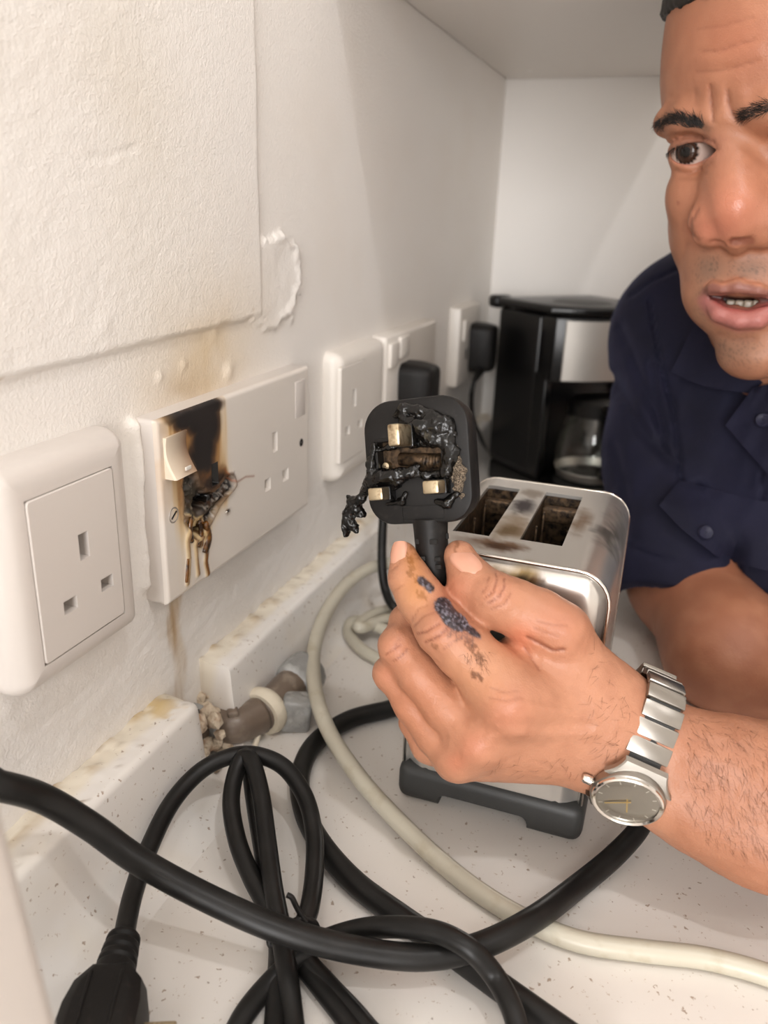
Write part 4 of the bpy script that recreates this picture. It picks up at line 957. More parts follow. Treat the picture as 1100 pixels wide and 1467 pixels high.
def skin_cols(v, n, base=(176, 124, 97)):
    C = np.ones((len(v), 3)) * c3(*base)
    C = mix(C, c3(188, 134, 104), np.clip((fbm(v, 90, 3, 2) - .4) * 1.6, 0, 1) * .55); C = mix(C, c3(148, 96, 72), np.clip((fbm(v, 160, 3, 12) - .5) * 2, 0, 1) * .45)
    return C
def paint_hand(v, n):
    px, py, dp = pix(v); C = skin_cols(v, n); R = np.full(len(v), .44)
    view = CAM - v; view /= np.linalg.norm(view, axis=1)[:, None]; fr = sstep(-.15, .15, (n * view).sum(1))
    def g(x, y, r): return np.exp(-(((px - x) / r) ** 2 + ((py - y) / r) ** 2)) * fr
    for x, y, r, a in ((725, 1020, 34, .55), (680, 1068, 22, .6), (653, 1092, 16, .7), (632, 905, 22, .35), (800, 895, 36, .4), (566, 930, 16, .4), (555, 965, 14, .4), (712, 848, 20, .35), (655, 840, 24, .5), (640, 862, 20, .4)):
        C = mix(C, c3(178, 106, 80), g(x, y, r) * a * .75)
    C = mix(C, c3(206, 118, 90), .5 * g(745, 915, 22)); C = mix(C, c3(176, 112, 82), .5 * g(590, 1010, 60))
    C = mix(C, c3(196, 142, 102), .55 * g(590, 850, 26) + .35 * g(690, 960, 50))
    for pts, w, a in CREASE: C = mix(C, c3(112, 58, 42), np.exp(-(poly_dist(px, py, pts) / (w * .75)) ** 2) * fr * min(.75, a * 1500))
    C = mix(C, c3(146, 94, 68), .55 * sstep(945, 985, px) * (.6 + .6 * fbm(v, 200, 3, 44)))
    q = np.stack([px, py, px * 0], -1); n1 = fbm(q, .12, 4, 3); n2 = fbm(q, .35, 3, 9)
    # brown scorch spots and blue-black burn
    for pts, w, a in (([(580, 790), (588, 800), (590, 815)], 6, .8), ([(586, 818), (594, 828), (602, 834)], 7, .8), ([(600, 850), (608, 856)], 7, .8), ([(672, 920), (682, 935), (690, 948)], 9, .75), ([(680, 968), (686, 972)], 8, .8), ([(620, 924), (625, 926)], 5, .5), ([(655, 776), (652, 790)], 4, .5), ([(592, 783), (600, 798)], 7, .55)):
        C = mix(C, c3(96, 54, 26), sstep(.40, .62, n2 * np.exp(-(poly_dist(px, py, pts) / w) ** 2) * 1.5) * fr * a)
    C = mix(C, c3(172, 112, 56), .55 * fr * np.exp(-(poly_dist(px, py, [(590, 800), (598, 835), (604, 856)]) / 16) ** 2))
    C = mix(C, c3(148, 92, 70), .7 * fr * np.exp(-(poly_dist(px, py, [(636, 868), (648, 888), (668, 900)]) / 20) ** 2))
    bd = np.exp(-(poly_dist(px, py, [(634, 868), (645, 884), (656, 892)]) / 13) ** 4) + .75 * np.exp(-(poly_dist(px, py, [(660, 892), (686, 912)]) / 6) ** 2) + .8 * np.exp(-(poly_dist(px, py, [(604, 832), (616, 843)]) / 8) ** 2)
    bk = sstep(.28, .55, bd * (.45 + .9 * n1)) * fr
    C = mix(C, c3(44, 40, 48), bk * .94); C = mix(C, c3(126, 122, 134), bk * sstep(.56, .70, n2) * .7); C = mix(C, c3(14, 12, 18), bk * sstep(.46, .36, n2) * .8)
    for k in range(16):                                # fine soot in the skin lines
        x0 = 640 + k * 2.6; C = mix(C, c3(52, 40, 44), .45 * fr * np.exp(-(seg_dist(px, py, (x0, 890 + k * .9), (x0 - 2 + (k % 3), 906 + k + (k * 7) % 9)) / .9) ** 2))
    R = R * (1 - bk) + bk * (.25 + .35 * n2)
    return C, R
hC, hR = paint_hand(hv, hn)
# ------------------------------------------------------------------ head (millimetres in a frame facing the camera)
r0 = ray(1037, 190); r0 = r0 / np.linalg.norm(r0); HD = 475.0
fz = -r0; fx = np.cross([0, 0, 1.0], fz); fx /= np.linalg.norm(fx); fy = np.cross(fz, fx); FO = CAM + r0 * HD / 1000
FM = np.stack([fx, fy, fz], 1)
def Hh(px, py, z=0.0):
    r = ray(px, py); k = (HD - z) / (r @ r0); return np.array([r @ fx * k, r @ fy * k, z])
def toW(P): return FO + (np.asarray(P, float) / 1000) @ FM.T
def toF(P): return ((np.asarray(P, float) - FO) @ FM) * 1000
yw = radians(25); rl = radians(9)
Fd = np.array([-sin(yw), 0, cos(yw)]); Lt = np.array([cos(yw), 0, sin(yw)]); Upv = np.array([0, 1.0, 0])
Rl = np.array([[cos(rl), -sin(rl), 0], [sin(rl), cos(rl), 0], [0, 0, 1]])
AX = Rl @ np.stack([Lt, Upv, Fd], 1)                   # lateral, up, forward
HE = Field()
HE.ell((36, 42, -84), (70, 94, 94), AX, 8)
HE.ell((5 + 20, 24, -46), (52, 44, 46), AX, 20)        # forehead
HE.ell((31, -36, -52), (52.5, 63, 54), AX, 14)           # middle face
HE.cone((17, -50, -42), (34, -106, -26), 31, 17, 20)
HE.ell((54, -80, -38), (34, 40, 42), AX, 12)           # lower face
HE.ell(Hh(1078, 505, -11), (19, 15, 15), AX, 12)       # chin
HE.cone((-10, -30, -26), (4, -30, -18), 14, 12, 14)    # far cheekbone
HE.cone((56, -30, -14), (40, -33, -3), 13, 11, 14)       # near cheekbone
HE.ell(Hh(1055, 415, -20), (29, 25, 25), AX, 12)       # muzzle
HE.cone(Hh(956, 176, -31), Hh(985, 174, -18), 7.5, 8, 8); HE.cone(Hh(985, 174, -18), Hh(1024, 176, -9), 8, 7, 8)
HE.cone(Hh(1062, 166, -6), Hh(1110, 158, 3), 7, 8, 8); HE.cone(Hh(1110, 158, 3), Hh(1170, 168, 2), 8, 8, 8)
# eyes: hollows, lids
EY = [np.array([-13.2, -9.0, -27.0]), np.array([47.0, -2.0, -3.0])]
HE.ell((-14, -9, -14), (15, 8.5, 9), None, 7, 's'); HE.ell((45, -3, 12), (16, 9, 9), None, 7, 's')
HE.ell((-2, -9, -3), (4, 7, 6), None, 6, 's')
for e in EY: HE.cone(e, e + 1e-4, 13.9, 13.9, 3.5)
HE.cone((-24, -2.5, -28), (-10, -1.0, -17), 3.4, 3.8, 3); HE.cone((-10, -1.0, -17), (-3, -4.0, -15), 3.4, 2.6, 3)
# nose
HE.chain([Hh(1038, 196, -11), Hh(1044, 232, -4), Hh(1050, 268, 4), Hh(1054, 298, 9)], [7.0, 7.5, 8.8, 11.0], 11)
HE.cone(Hh(1054, 298, 9), Hh(1058, 318, 8.5), 11.0, 10.2, 6)
HE.cone(Hh(1030, 270, -6), Hh(1022, 312, -2), 7.0, 9.0, 10); HE.cone(Hh(1076, 268, -2), Hh(1086, 310, 2), 7.0, 9.0, 10)
HE.cone(Hh(1012, 318, 0), Hh(1014, 332, 1), 8.4, 7.6, 7); HE.cone(Hh(1096, 320, 6), Hh(1094, 332, 6), 8.4, 7.4, 7)
HE.cone(Hh(1052, 338, 8), Hh(1054, 350, 3), 6.0, 5, 5)
HE.cone(Hh(1052, 348, 14), Hh(1074, 347, 15), 2.6, 2.4, 1.8, 's'); HE.cone(Hh(1060, 345, 6), Hh(1072, 342, 7), 3.0, 2.6, 1.8, 's')
HE.cone(Hh(1022, 349, 8), Hh(1034, 350, 10), 1.8, 2.0, 1.5, 's')
# lips and mouth
HE.chain([Hh(1011, 420, -3), Hh(1022, 412, 3), Hh(1034, 415, 6.0), Hh(1055, 411, 7.0), Hh(1085, 417, 8), Hh(1116, 427, 6)], [2.0, 3.0, 3.0, 3.6, 3.3, 2.0], 2.6)
HE.chain([Hh(1013, 426, -3), Hh(1030, 449, 2.5), Hh(1058, 461, 5.0), Hh(1085, 458, 6), Hh(1113, 437, 4)], [2.0, 4.2, 5.6, 5.2, 2.2], 3.0)
HE.cone(Hh(1012, 420, -8), Hh(1010, 424, -6), 3.0, 3.0, 3)
for z in (9, 3, -4, -10): HE.chain([Hh(1020, 424, z - 3), Hh(1044, 430, z), Hh(1072, 433, z + 1), Hh(1106, 430, z + 1)], [1.5, 3.5, 3.8, 2.4], 1.0, 's')
HE.ell(Hh(1048, 490, 9), (15, 4.5, 6), None, 8, 's')
HE.cone(Hh(1040, 372, 15), Hh(1040, 392, 13), 3.2, 3.2, 6, 's')
# ears and neck
for s in (-1, 1):
    c = np.array([36, 0, -84]) + AX @ np.array([s * 66, -22, -6.0]); HE.ell(c, (7, 30, 17), AX, 5); HE.ell(c + AX @ np.array([s * 7, 2, 2]), (6, 19, 10), AX, 4, 's')
HE.chain([(40, -70, -86), (62, -135, -125), (96, -190, -155)], [46, 44, 52], 22)
def almond(e, xo, xi, yo, yi, up, lo, zmin):
    def f(Q):
        u = (Q[:, 0] - (xo + xi) / 2) / ((xi - xo) / 2); t = (u + 1) / 2; ch = yo + (yi - yo) * t; b = np.clip(1 - u * u, -1, 1)
        return np.maximum(np.maximum((Q[:, 1] - ch - up * np.sign(b) * np.abs(b) ** .8) * .85, (ch - lo * np.sign(b) * np.abs(b) ** .8 - Q[:, 1]) * .85), zmin - Q[:, 2])
    return f
HE.fun(almond(EY[0], -25.4, -2.4, -11.2, -8.2, 4.8, 5.4, -27), EY[0] + [0, 0, 4], 17, .9)
HE.fun(almond(EY[1], 33, 60, -4.0, -3.0, 4.8, 5.0, -4), EY[1] + [0, 0, 4], 19, .9)
FCR = [([(998, 103), (1020, 102), (1050, 97), (1085, 87)], 2.2, .40), ([(1000, 72), (1030, 74), (1052, 65), (1082, 57)], 2.2, .42), ([(1000, 42), (1040, 36), (1078, 25)], 2.6, .28), ([(1018, 122), (1020, 150), (1022, 174)], 2.6, .75), ([(1043, 130), (1045, 150), (1052, 168), (1064, 177)], 3.0, .85), ([(996, 128), (997, 150)], 3.0, .25),
       ([(957, 209), (968, 199), (985, 194), (1005, 196), (1022, 203), (1029, 214)], 2.0, .75), ([(968, 243), (985, 249), (1006, 242), (1020, 232)], 2.6, .45), ([(975, 255), (995, 256), (1012, 246)], 3.0, .25), ([(1000, 300), (990, 318), (991, 334), (1000, 344)], 2.6, .7), ([(985, 350), (978, 372), (982, 400)], 4, .35),
       ([(1030, 478), (1050, 486), (1080, 486)], 5, .4), ([(1048, 462), (1049, 472)], 1.2, .25), ([(1083, 455), (1085, 466)], 1.2, .25), ([(1092, 452), (1094, 462)], 1.2, .25), ([(980, 316), (978, 330)], 2.5, .2)]
def head_disp(P, d):
    m = (np.abs(d) < 6) & (P[:, 2] > -50); out = np.zeros(len(P))
    if not m.any(): return out
    Q = P[m]; px, py, dp = pix(toW(Q)); e = np.zeros(len(Q))
    for pts, w, a in FCR: e = e + 1.4 * a * np.exp(-(poly_dist(px, py, pts) / w) ** 2)
    # soft swellings: frown folds, bag under the eye
    e = e - .9 * np.exp(-(seg_dist(px, py, (1032, 128), (1035, 168)) / 9) ** 2) - .7 * np.exp(-(seg_dist(px, py, (1008, 130), (1008, 165)) / 8) ** 2) - 1.1 * np.exp(-(seg_dist(px, py, (1062, 135), (1070, 165)) / 12) ** 2)
    e = e - .5 * np.exp(-(poly_dist(px, py, [(972, 240), (988, 244), (1008, 238)]) / 5) ** 2)
    e = e - .4 * np.exp(-(poly_dist(px, py, [(1000, 88), (1040, 84), (1085, 72)]) / 9) ** 2) - .4 * np.exp(-(poly_dist(px, py, [(1000, 118), (1060, 112)]) / 8) ** 2)
    e = e + .16 * (fbm(Q / 1000, 330, 3, 5) - .5)
    out[m] = e; return out
HE.disp(head_disp)
fv, fq = mesh_field(HE, [-52, -200, -190], [150, 150, 40], 1.25)
fvw = toW(fv); fn_ = vnormals(fvw, fq)
if ((fvw - toW([36, 0, -60])) * fn_).sum(1).mean() < 0: fq = fq[:, ::-1]; fn_ = -fn_
def paint_face(v, n):
    px, py, dp = pix(v); C = skin_cols(v, n, (158, 107, 82)); R = np.full(len(v), .42)
    fp = toF(v); view = CAM - v; view /= np.linalg.norm(view, axis=1)[:, None]; fr = sstep(-.2, .1, (n * view).sum(1)) * (fp[:, 2] > -55)
    def g(x, y, rx, ry): return np.exp(-(((px - x) / rx) ** 2 + ((py - y) / ry) ** 2)) * fr
    q = np.stack([px, py, px * 0], -1); n1 = fbm(q, .10, 4, 3); n2 = fbm(q, .8, 3, 9)
    C = mix(C, c3(192, 120, 96), .6 * g(1045, 300, 52, 48)); C = mix(C, c3(196, 120, 100), .4 * g(1020, 330, 30, 20))
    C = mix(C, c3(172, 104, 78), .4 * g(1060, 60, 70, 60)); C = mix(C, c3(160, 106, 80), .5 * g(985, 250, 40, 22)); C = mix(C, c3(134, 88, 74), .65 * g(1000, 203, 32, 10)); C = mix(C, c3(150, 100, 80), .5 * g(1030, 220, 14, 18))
    # eyebrows: the skin under the hair
    for pts, ws in (([(943, 176), (958, 170), (978, 172), (1000, 178), (1012, 184)], 9), ([(1062, 166), (1080, 160), (1110, 150)], 9)):
        C = mix(C, c3(74, 56, 46), fr * .75 * np.exp(-(poly_dist(px, py, pts) / ws) ** 2) * (.6 + .5 * n2))
    # stubble
    st = np.clip(g(1015, 385, 22, 24) + g(1075, 385, 34, 18) + .7 * g(1060, 505, 45, 28) + .55 * g(1005, 440, 16, 40) + .35 * g(1030, 500, 20, 25), 0, 1)
    C = mix(C, c3(122, 96, 80), .78 * st); C = mix(C, c3(72, 58, 50), st * sstep(.56, .70, n2) * .6)
    # lips
    up = np.exp(-(poly_dist(px, py, [(1012, 420), (1022, 413), (1034, 417), (1056, 412), (1085, 419), (1112, 427)]) / 8.5) ** 6) * fr
    lo = np.exp(-(poly_dist(px, py, [(1016, 430), (1032, 449), (1058, 459), (1085, 456), (1110, 440)]) / 17) ** 6) * fr * sstep(420, 428, py)
    C = mix(C, c3(124, 78, 70), up * .85); C = mix(C, c3(160, 98, 94), lo * .85); C = mix(C, c3(196, 130, 104), .5 * fr * np.exp(-(poly_dist(px, py, [(1010, 408), (1020, 402), (1033, 407), (1056, 399), (1090, 408)]) / 3) ** 2))
    ins = np.exp(-(poly_dist(px, py, [(1020, 424), (1044, 430), (1072, 433), (1100, 429)]) / 7) ** 4) * sstep(3.5, .5, fp[:, 2]) * fr; C = mix(C, c3(62, 22, 20), ins * .95)
    C = mix(C, c3(152, 66, 62), .6 * fr * np.exp(-(poly_dist(px, py, [(1024, 432), (1046, 444), (1072, 445), (1100, 437)]) / 3.5) ** 2))
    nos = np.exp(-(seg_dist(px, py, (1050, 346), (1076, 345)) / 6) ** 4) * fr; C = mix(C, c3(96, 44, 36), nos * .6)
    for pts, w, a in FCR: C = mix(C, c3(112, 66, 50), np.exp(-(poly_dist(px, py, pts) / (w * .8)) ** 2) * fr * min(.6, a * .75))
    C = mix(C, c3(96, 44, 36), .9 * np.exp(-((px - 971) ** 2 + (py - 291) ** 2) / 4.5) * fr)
    C = mix(C, c3(60, 38, 32), .75 * fr * np.exp(-(poly_dist(px, py, [(954, 221), (962, 213), (975, 207), (995, 206), (1012, 210)]) / 2.2) ** 2)); C = mix(C, c3(176, 112, 100), .6 * fr * np.exp(-(poly_dist(px, py, [(966, 230), (982, 236), (1002, 232), (1020, 222)]) / 2.5) ** 2))
    R = R - .16 * g(1050, 290, 40, 50) + .1 * st; return C, np.clip(R, .2, .7)
fC, fR = paint_face(fvw, fn_)

# ------------------------------------------------------------------ right arm and trunk under the shirt
TR = Field()
SH = at(1000, 492, .637); ELB = at(1045, 935, .490)
TR.chain([SH, at(978, 700, .600), at(984, 830, .560), ELB], [.045, .0400, .0365, .0350], .02)
TR.chain([ELB, at(1150, 978, .492), at(1290, 1010, .50)], [.0345, .0330, .0290], .02)
NK = toW((96, -190, -155)); LSH = np.array([.47, .56, .19])
TR.cone(NK, NK + [.02, .03, -.06], .055, .075, .03); TR.cone(SH, NK, .046, .055, .03); TR.cone(LSH, NK, .046, .055, .03)
TR.chain([NK + [.02, .03, -.06], NK + [.22, .12, -.10], NK + [.42, .12, -.16]], [.080, .105, .100], .04)
TR.chain([LSH, np.array([.475, .43, .10]), EL], [.046, .040, .034], .02)
TR.cone(A_(1160, 1128, .325), EL + [0, .006, .008], .0192, .0334, .02); TR.cone(A_(1100, 1196, .325), EL - [0, .004, .004], .0187, .0334, .02)
TR.cone(A_(1085, 1105, .326), A_(1160, 1128, .325), .0172, .0192, .010); TR.cone(A_(1060, 1178, .326), A_(1100, 1196, .325), .0172, .0187, .010)
RW = np.array([.500, .462, .034])                       # right wrist and a loosely closed hand lying on the worktop
TR.cone(at(1290, 1010, .50), RW, .0290, .0215, .012); TR.cone(RW, RW + [.055, .008, .002], .0215, .0200, .012); TR.cone(RW + [.0, -.010, 0], RW + [.055, -.022, -.004], .018, .016, .012)
for k in range(4):
    b = RW + np.array([.060, .018 - .017 * k, .010 - .004 * k]); TR.chain([b, b + [.034 - .003 * abs(k - 1), -.002, .002], b + [.046 - .003 * abs(k - 1), -.004, -.018], b + [.026, -.004, -.028]], [.0095, .0088, .0080, .0072], .003)
TR.chain([RW + [.022, .020, -.002], RW + [.052, .036, -.008], RW + [.082, .030, -.016]], [.013, .0105, .0085], .006)
def tr_disp(P, d): return .0006 * (fbm(P, 120, 2, 3) - .5)
TR.disp(tr_disp)
tv, tq = mesh_field(TR, [.13, .27, -.001], [.86, .86, .32], .0026)
if ((tv - ELB) * vnormals(tv, tq)).sum(1)[np.linalg.norm(tv - ELB, axis=1) < .06].mean() < 0: tq = tq[:, ::-1]
tn = vnormals(tv, tq); tC = skin_cols(tv, tn, (150, 97, 72)); tC = mix(tC, skin_cols(tv, tn), ((tv[:, 1] < .405) & (tv[:, 0] > .29)) * 1.0); tR = np.full(len(tv), .5)  # right arm skin darker than the hand: its shade is put into the colour
c_ = hv.mean(0)
if ((hv - A_(700, 985, .333)) * hn).sum(1)[np.linalg.norm(hv - A_(700, 985, .333), axis=1) < .03].mean() < 0: hq = hq[:, ::-1]; hn = -hn; hC, hR = paint_hand(hv, hn)

person = thing('person', 'man in a navy short-sleeved work shirt leaning in from the right, frowning at the burnt plug he holds', 'person', (.40, .60, .0))
person['label'] = 'frowning man in navy short-sleeved shirt leaning on the worktop, raising a burnt plug'
PL = np.array([.40, .60, 0.0])
nh, nf = len(hv), len(fvw)
body = np_mesh(np.vstack([hv, fvw, tv]) - PL, np.vstack([hq, fq + nh, tq + nh + nf]))
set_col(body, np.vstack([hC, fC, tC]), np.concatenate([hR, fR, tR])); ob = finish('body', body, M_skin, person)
from mathutils.bvhtree import BVHTree
bvh = BVHTree.FromPolygons((np.vstack([hv, fvw, tv])).tolist(), np.vstack([hq, fq + nh, tq + nh + nf]).tolist())
def hit(px, py, tree=None):
    d = ray(px, py); L, N_, i, t = (tree or bvh).ray_cast(Vector(CAM), Vector(d).normalized()); return (np.array(L), np.array(N_)) if L is not None else (None, None)

# eyes
def eyeball(c, gaze):
    bm = bmesh.new(); bmesh.ops.create_uvsphere(bm, u_segments=48, v_segments=32, radius=12.6); me = bpy.data.meshes.new('eye'); bm.to_mesh(me); bm.free()
    co = np.array([v.co[:] for v in me.vertices]); g = np.array(gaze) / np.linalg.norm(gaze); dn = co @ g / 12.6; ang = np.degrees(np.arccos(np.clip(dn, -1, 1)))
    bulge = 1 + .055 * sstep(30, 16, ang); W_ = toW(c + co * bulge[:, None]) - PL; me.vertices.foreach_set('co', W_.astype(np.float32).ravel())
    C = np.ones((len(co), 3)) * c3(184, 164, 154); C = mix(C, c3(176, 130, 118), sstep(60, 95, ang) * .6)
    C = mix(C, c3(52, 32, 22), sstep(30, 26.5, ang)); C = mix(C, c3(24, 16, 13), sstep(24, 27, ang) * sstep(31, 28, ang)); C = mix(C, c3(6, 5, 5), sstep(13, 10.5, ang)); set_col(me, C, np.full(len(co), .12)); me.update()
    return finish('eyeball', me, M_eye, person)
M_eye = mat('eye', (1, 1, 1, 1), .10, attr=True, coat=0.0, spec=.4)
eyeball(EY[0], (-.34, -.02, 1.0)); eyeball(EY[1], (-.30, -.05, 1.0))
# teeth
for k in range(5):
    p = toW(Hh(1046 + k * 12.5, 437 - .15 * (k - 2) ** 2, -3.5 + .6 * k)); tb_ = box('tooth', (.0046, .0034, .0052), tuple(p - PL), mat('tooth', srgb(140, 127, 111), .35) if k == 0 else MATS['tooth'], person, .0011)
# eyebrow, lash and head hair
def strands(name, roots, dirs, length, rad, m, curl=.25, up=.0006):
    ps = []
    for (p, n), d, L in zip(roots, dirs, length):
        d = d - n * (d @ n); d = d / (np.linalg.norm(d) + 1e-9); side = np.cross(n, d) * rng.uniform(-curl, curl)
        ps.append([p - PL + n * (-.0002), p - PL + d * L * .35 + n * (up * .8) + side * L * .1, p - PL + d * L * .7 + n * up + side * L * .35, p - PL + d * L + n * up * .7 + side * L * .7])
    return tubes(name, ps, [rad, rad * .95, rad * .7, rad * .25], m, person, 4)
def brow(pts, wid, n, flip=1):
    roots = []; dirs = []; Ls = []; P = crom([(a, b, 0) for a, b in pts], 20)[:, :2]
    for k in range(n):
        t = rng.uniform(0, 1); i = int(t * (len(P) - 2)); tt = P[i + 1] - P[i]; tt /= np.linalg.norm(tt); w = wid * np.interp(t, [0, .3, .75, 1], [.55, 1.0, .95, .45]); o = rng.uniform(-1, 1)
        x, y = P[i] + np.array([-tt[1], tt[0]]) * o * w; h, nn = hit(x, y)
        if h is None: continue
        if np.linalg.norm(toF(h)[:2] - Hh(x, y)[:2]) > 40: continue
        sgn = -1; up_ = np.interp(t, [0, 1], [.25, 1.1]) if flip > 0 else np.interp(t, [0, 1], [1.1, .2])
        dd = (fx * (sgn * tt[0] * flip) + fy * (-sgn * tt[1] * flip)) + fy * up_ * .6 * (1 if o > 0 or True else -1) * (.5 - .5 * (-o))
        roots.append((h, nn)); dirs.append(dd + .25 * rng.randn(3) * 1.0); Ls.append(rng.uniform(.004, .0070))
    return strands('eyebrow', roots, dirs, Ls, .00010, M_hair, .3, .0003)
brow([(943, 178), (952, 173), (968, 171), (985, 174), (998, 178), (1010, 184)], 9.5, 400)
brow([(1112, 148), (1090, 156), (1075, 161), (1062, 167)], 8, 150, -1)
roots = []; dirs = []; Ls = []
for k in range(60):
    t = rng.uniform(0, 1); P = crom([(955, 220, 0), (962, 213, 0), (975, 207.5, 0), (995, 206, 0), (1012, 210, 0)], 10); i = int(t * (len(P) - 1)); h, nn = hit(P[i][0], P[i][1])
    if h is None: continue
    roots.append((h, nn)); dirs.append(fx * np.interp(t, [0, .5, 1], [-1, -.3, .2]) - fy * .5 + fz * .8); Ls.append(rng.uniform(.003, .0055))
o_ = strands('eyelashes', roots, dirs, Ls, .00014, M_hair, .2, .001)
HR = Field(); HR.ell((36, 45, -86), (74, 97, 97), AX, 6)
def hl(Q):
    l = (Q - np.array([36, 42, -84])) @ AX
    return np.minimum((66 - l[:, 1] - .18 * np.abs(l[:, 0])) * .8 + 0 * l[:, 2], 1e3)
def cutfront(Q):                                       # remove everything in front of the hairline
    l = (Q - np.array([36, 42, -84])) @ AX; front = 30 - .0 * l[:, 2]
    line = np.interp(l[:, 2], [-60, -30, -12, 4, 12, 30, 90], [-62, -55, -30, -28, -4, 27, 25])
    return (line - l[:, 1]) * -.7
HR.fun(lambda Q: cutfront(Q), (36, 42, -84), 140, 3, 's')
HR.disp(lambda P, d: 2.2 * (fbm(P / 1000, 140, 3, 6) - .5) + 1.2 * (fbm(P / 1000, 420, 2, 8) - .5))
rv, rq = mesh_field(HR, [-60, -80, -200], [140, 150, 30], 2.0)
rw = toW(rv)
if ((rw - toW([36, 42, -84])) * vnormals(rw, rq)).sum(1).mean() < 0: rq = rq[:, ::-1]
finish('hair', np_mesh(rw - PL, rq), M_hair, person)
cs = []
for k in range(16):
    a = np.array([rng.uniform(956, 972), rng.uniform(-14, 4)]); z = -40 - rng.uniform(0, 8); R_ = rng.uniform(3, 10); ph = rng.uniform(0, 6)
    cs.append([toW(Hh(a[0] + R_ * 1.0 * cos(ph + t_ * .9) - R_ * 1.0 * cos(ph) - t_ * .8, a[1] + R_ * sin(ph + t_ * .9) - R_ * sin(ph) + t_ * 3.0, z)) - PL for t_ in np.linspace(0, 5, 14)])
tubes('hair_curl', cs, .00018, M_hair, person, 4)
# ------------------------------------------------------------------ shirt
SHT = Field()
s0, s1, s2 = at(995, 488, .635), at(981, 650, .600), at(969, 800, .565)
s3 = at(986, 885, .548)
SHT.chain([s0, s1, s2, s3], [.0580, .0555, .0505, .0495], .02)
SHT.cone(at(998, 480, .630), at(1085, 440, .64), .055, .060, .04)
SHT.cone(at(1085, 440, .64), LSH, .060, .058, .04)
SHT.cone(at(1030, 520, .575), at(1120, 555, .560), .038, .040, .03)
SHT.chain([at(1110, 520, .595), at(1146, 640, .578), at(1168, 756, .560), np.array([.56, .62, .12]), np.array([.80, .74, .09])], [.062, .074, .076, .110, .110], .03)
SHT.chain([LSH, np.array([.475, .47, .125])], [.058, .052], .03)
SHT.cone(NK + [.03, .03, -.075], LSH, .082, .066, .04); SHT.cone(LSH, np.array([.475, .46, .12]), .064, .058, .03)
axis = (s3 - s2) / np.linalg.norm(s3 - s2); hemp = s2 + axis * .044; hemn = axis - 0.42 * RM[0] ; hemn /= np.linalg.norm(hemn)
def below_hem(Q):                                       # cut the sleeve and hollow its end
    e = -((Q - hemp) @ hemn); r = np.linalg.norm((Q - s2) - ((Q - s2) @ axis)[:, None] * axis, axis=1)
    return np.maximum(e, r - .062)
SHT.fun(below_hem, hemp + axis * .03, .10, .001, 's')
SHT.cone(s2 + axis * .026, s2 + axis * .11, .0440, .0450, .001, 's')
L2 = np.array([.475, .47, .125]) + np.array([0, -.04, -.05])
def shirt_disp(P, d):
    m = np.abs(d) < .02; out = np.zeros(len(P))
    if not m.any(): return out
    Q = P[m]; px, py, dp = pix(Q); e = np.zeros(len(Q))
    q = np.stack([(px * .95 + py * .25) * .022, (py - px * .3) * .006, px * 0], -1)
    e = e + .0080 * (fbm(q, 1.0, 3, 4) - .5) * sstep(420, 520, py) * (1 - .85 * sstep(700, 770, py) * (px < 1060)) + .0022 * (fbm(Q, 26, 3, 14) - .5) + .0004 * (fbm(Q, 200, 2, 3) - .5)
    for pts, w, a in (([(905, 424), (935, 402), (975, 384)], 2.2, .0020), ([(930, 430), (945, 520), (965, 590), (976, 690)], 3.0, .0028), ([(880, 540), (915, 610), (960, 660)], 9, .0030), ([(890, 470), (925, 560), (952, 620)], 8, .0028), ([(935, 520), (948, 640)], 7, .0022),
                      ([(876, 762), (905, 786), (950, 800), (1000, 806)], 2.0, .0012), ([(1000, 700), (1040, 760), (1060, 840)], 10, .004), ([(880, 640), (900, 720), (905, 770)], 8, .002), ([(1085, 600), (1092, 700), (1090, 800)], 2.5, .002)):
        e = e + 1.5 * a * np.exp(-(poly_dist(px, py, pts) / w) ** 2)
    out[m] = e; return out
SHT.disp(shirt_disp)
sv, sq = mesh_field(SHT, [.13, .36, .022], [.80, .90, .34], .0021)
if ((sv - s1) * vnormals(sv, sq)).sum(1)[np.linalg.norm(sv - s1, axis=1) < .08].mean() < 0: sq = sq[:, ::-1]
shirt = finish('shirt', np_mesh(sv - PL, sq), M_navy, person)
sbvh = BVHTree.FromPolygons(sv.tolist(), sq.tolist())
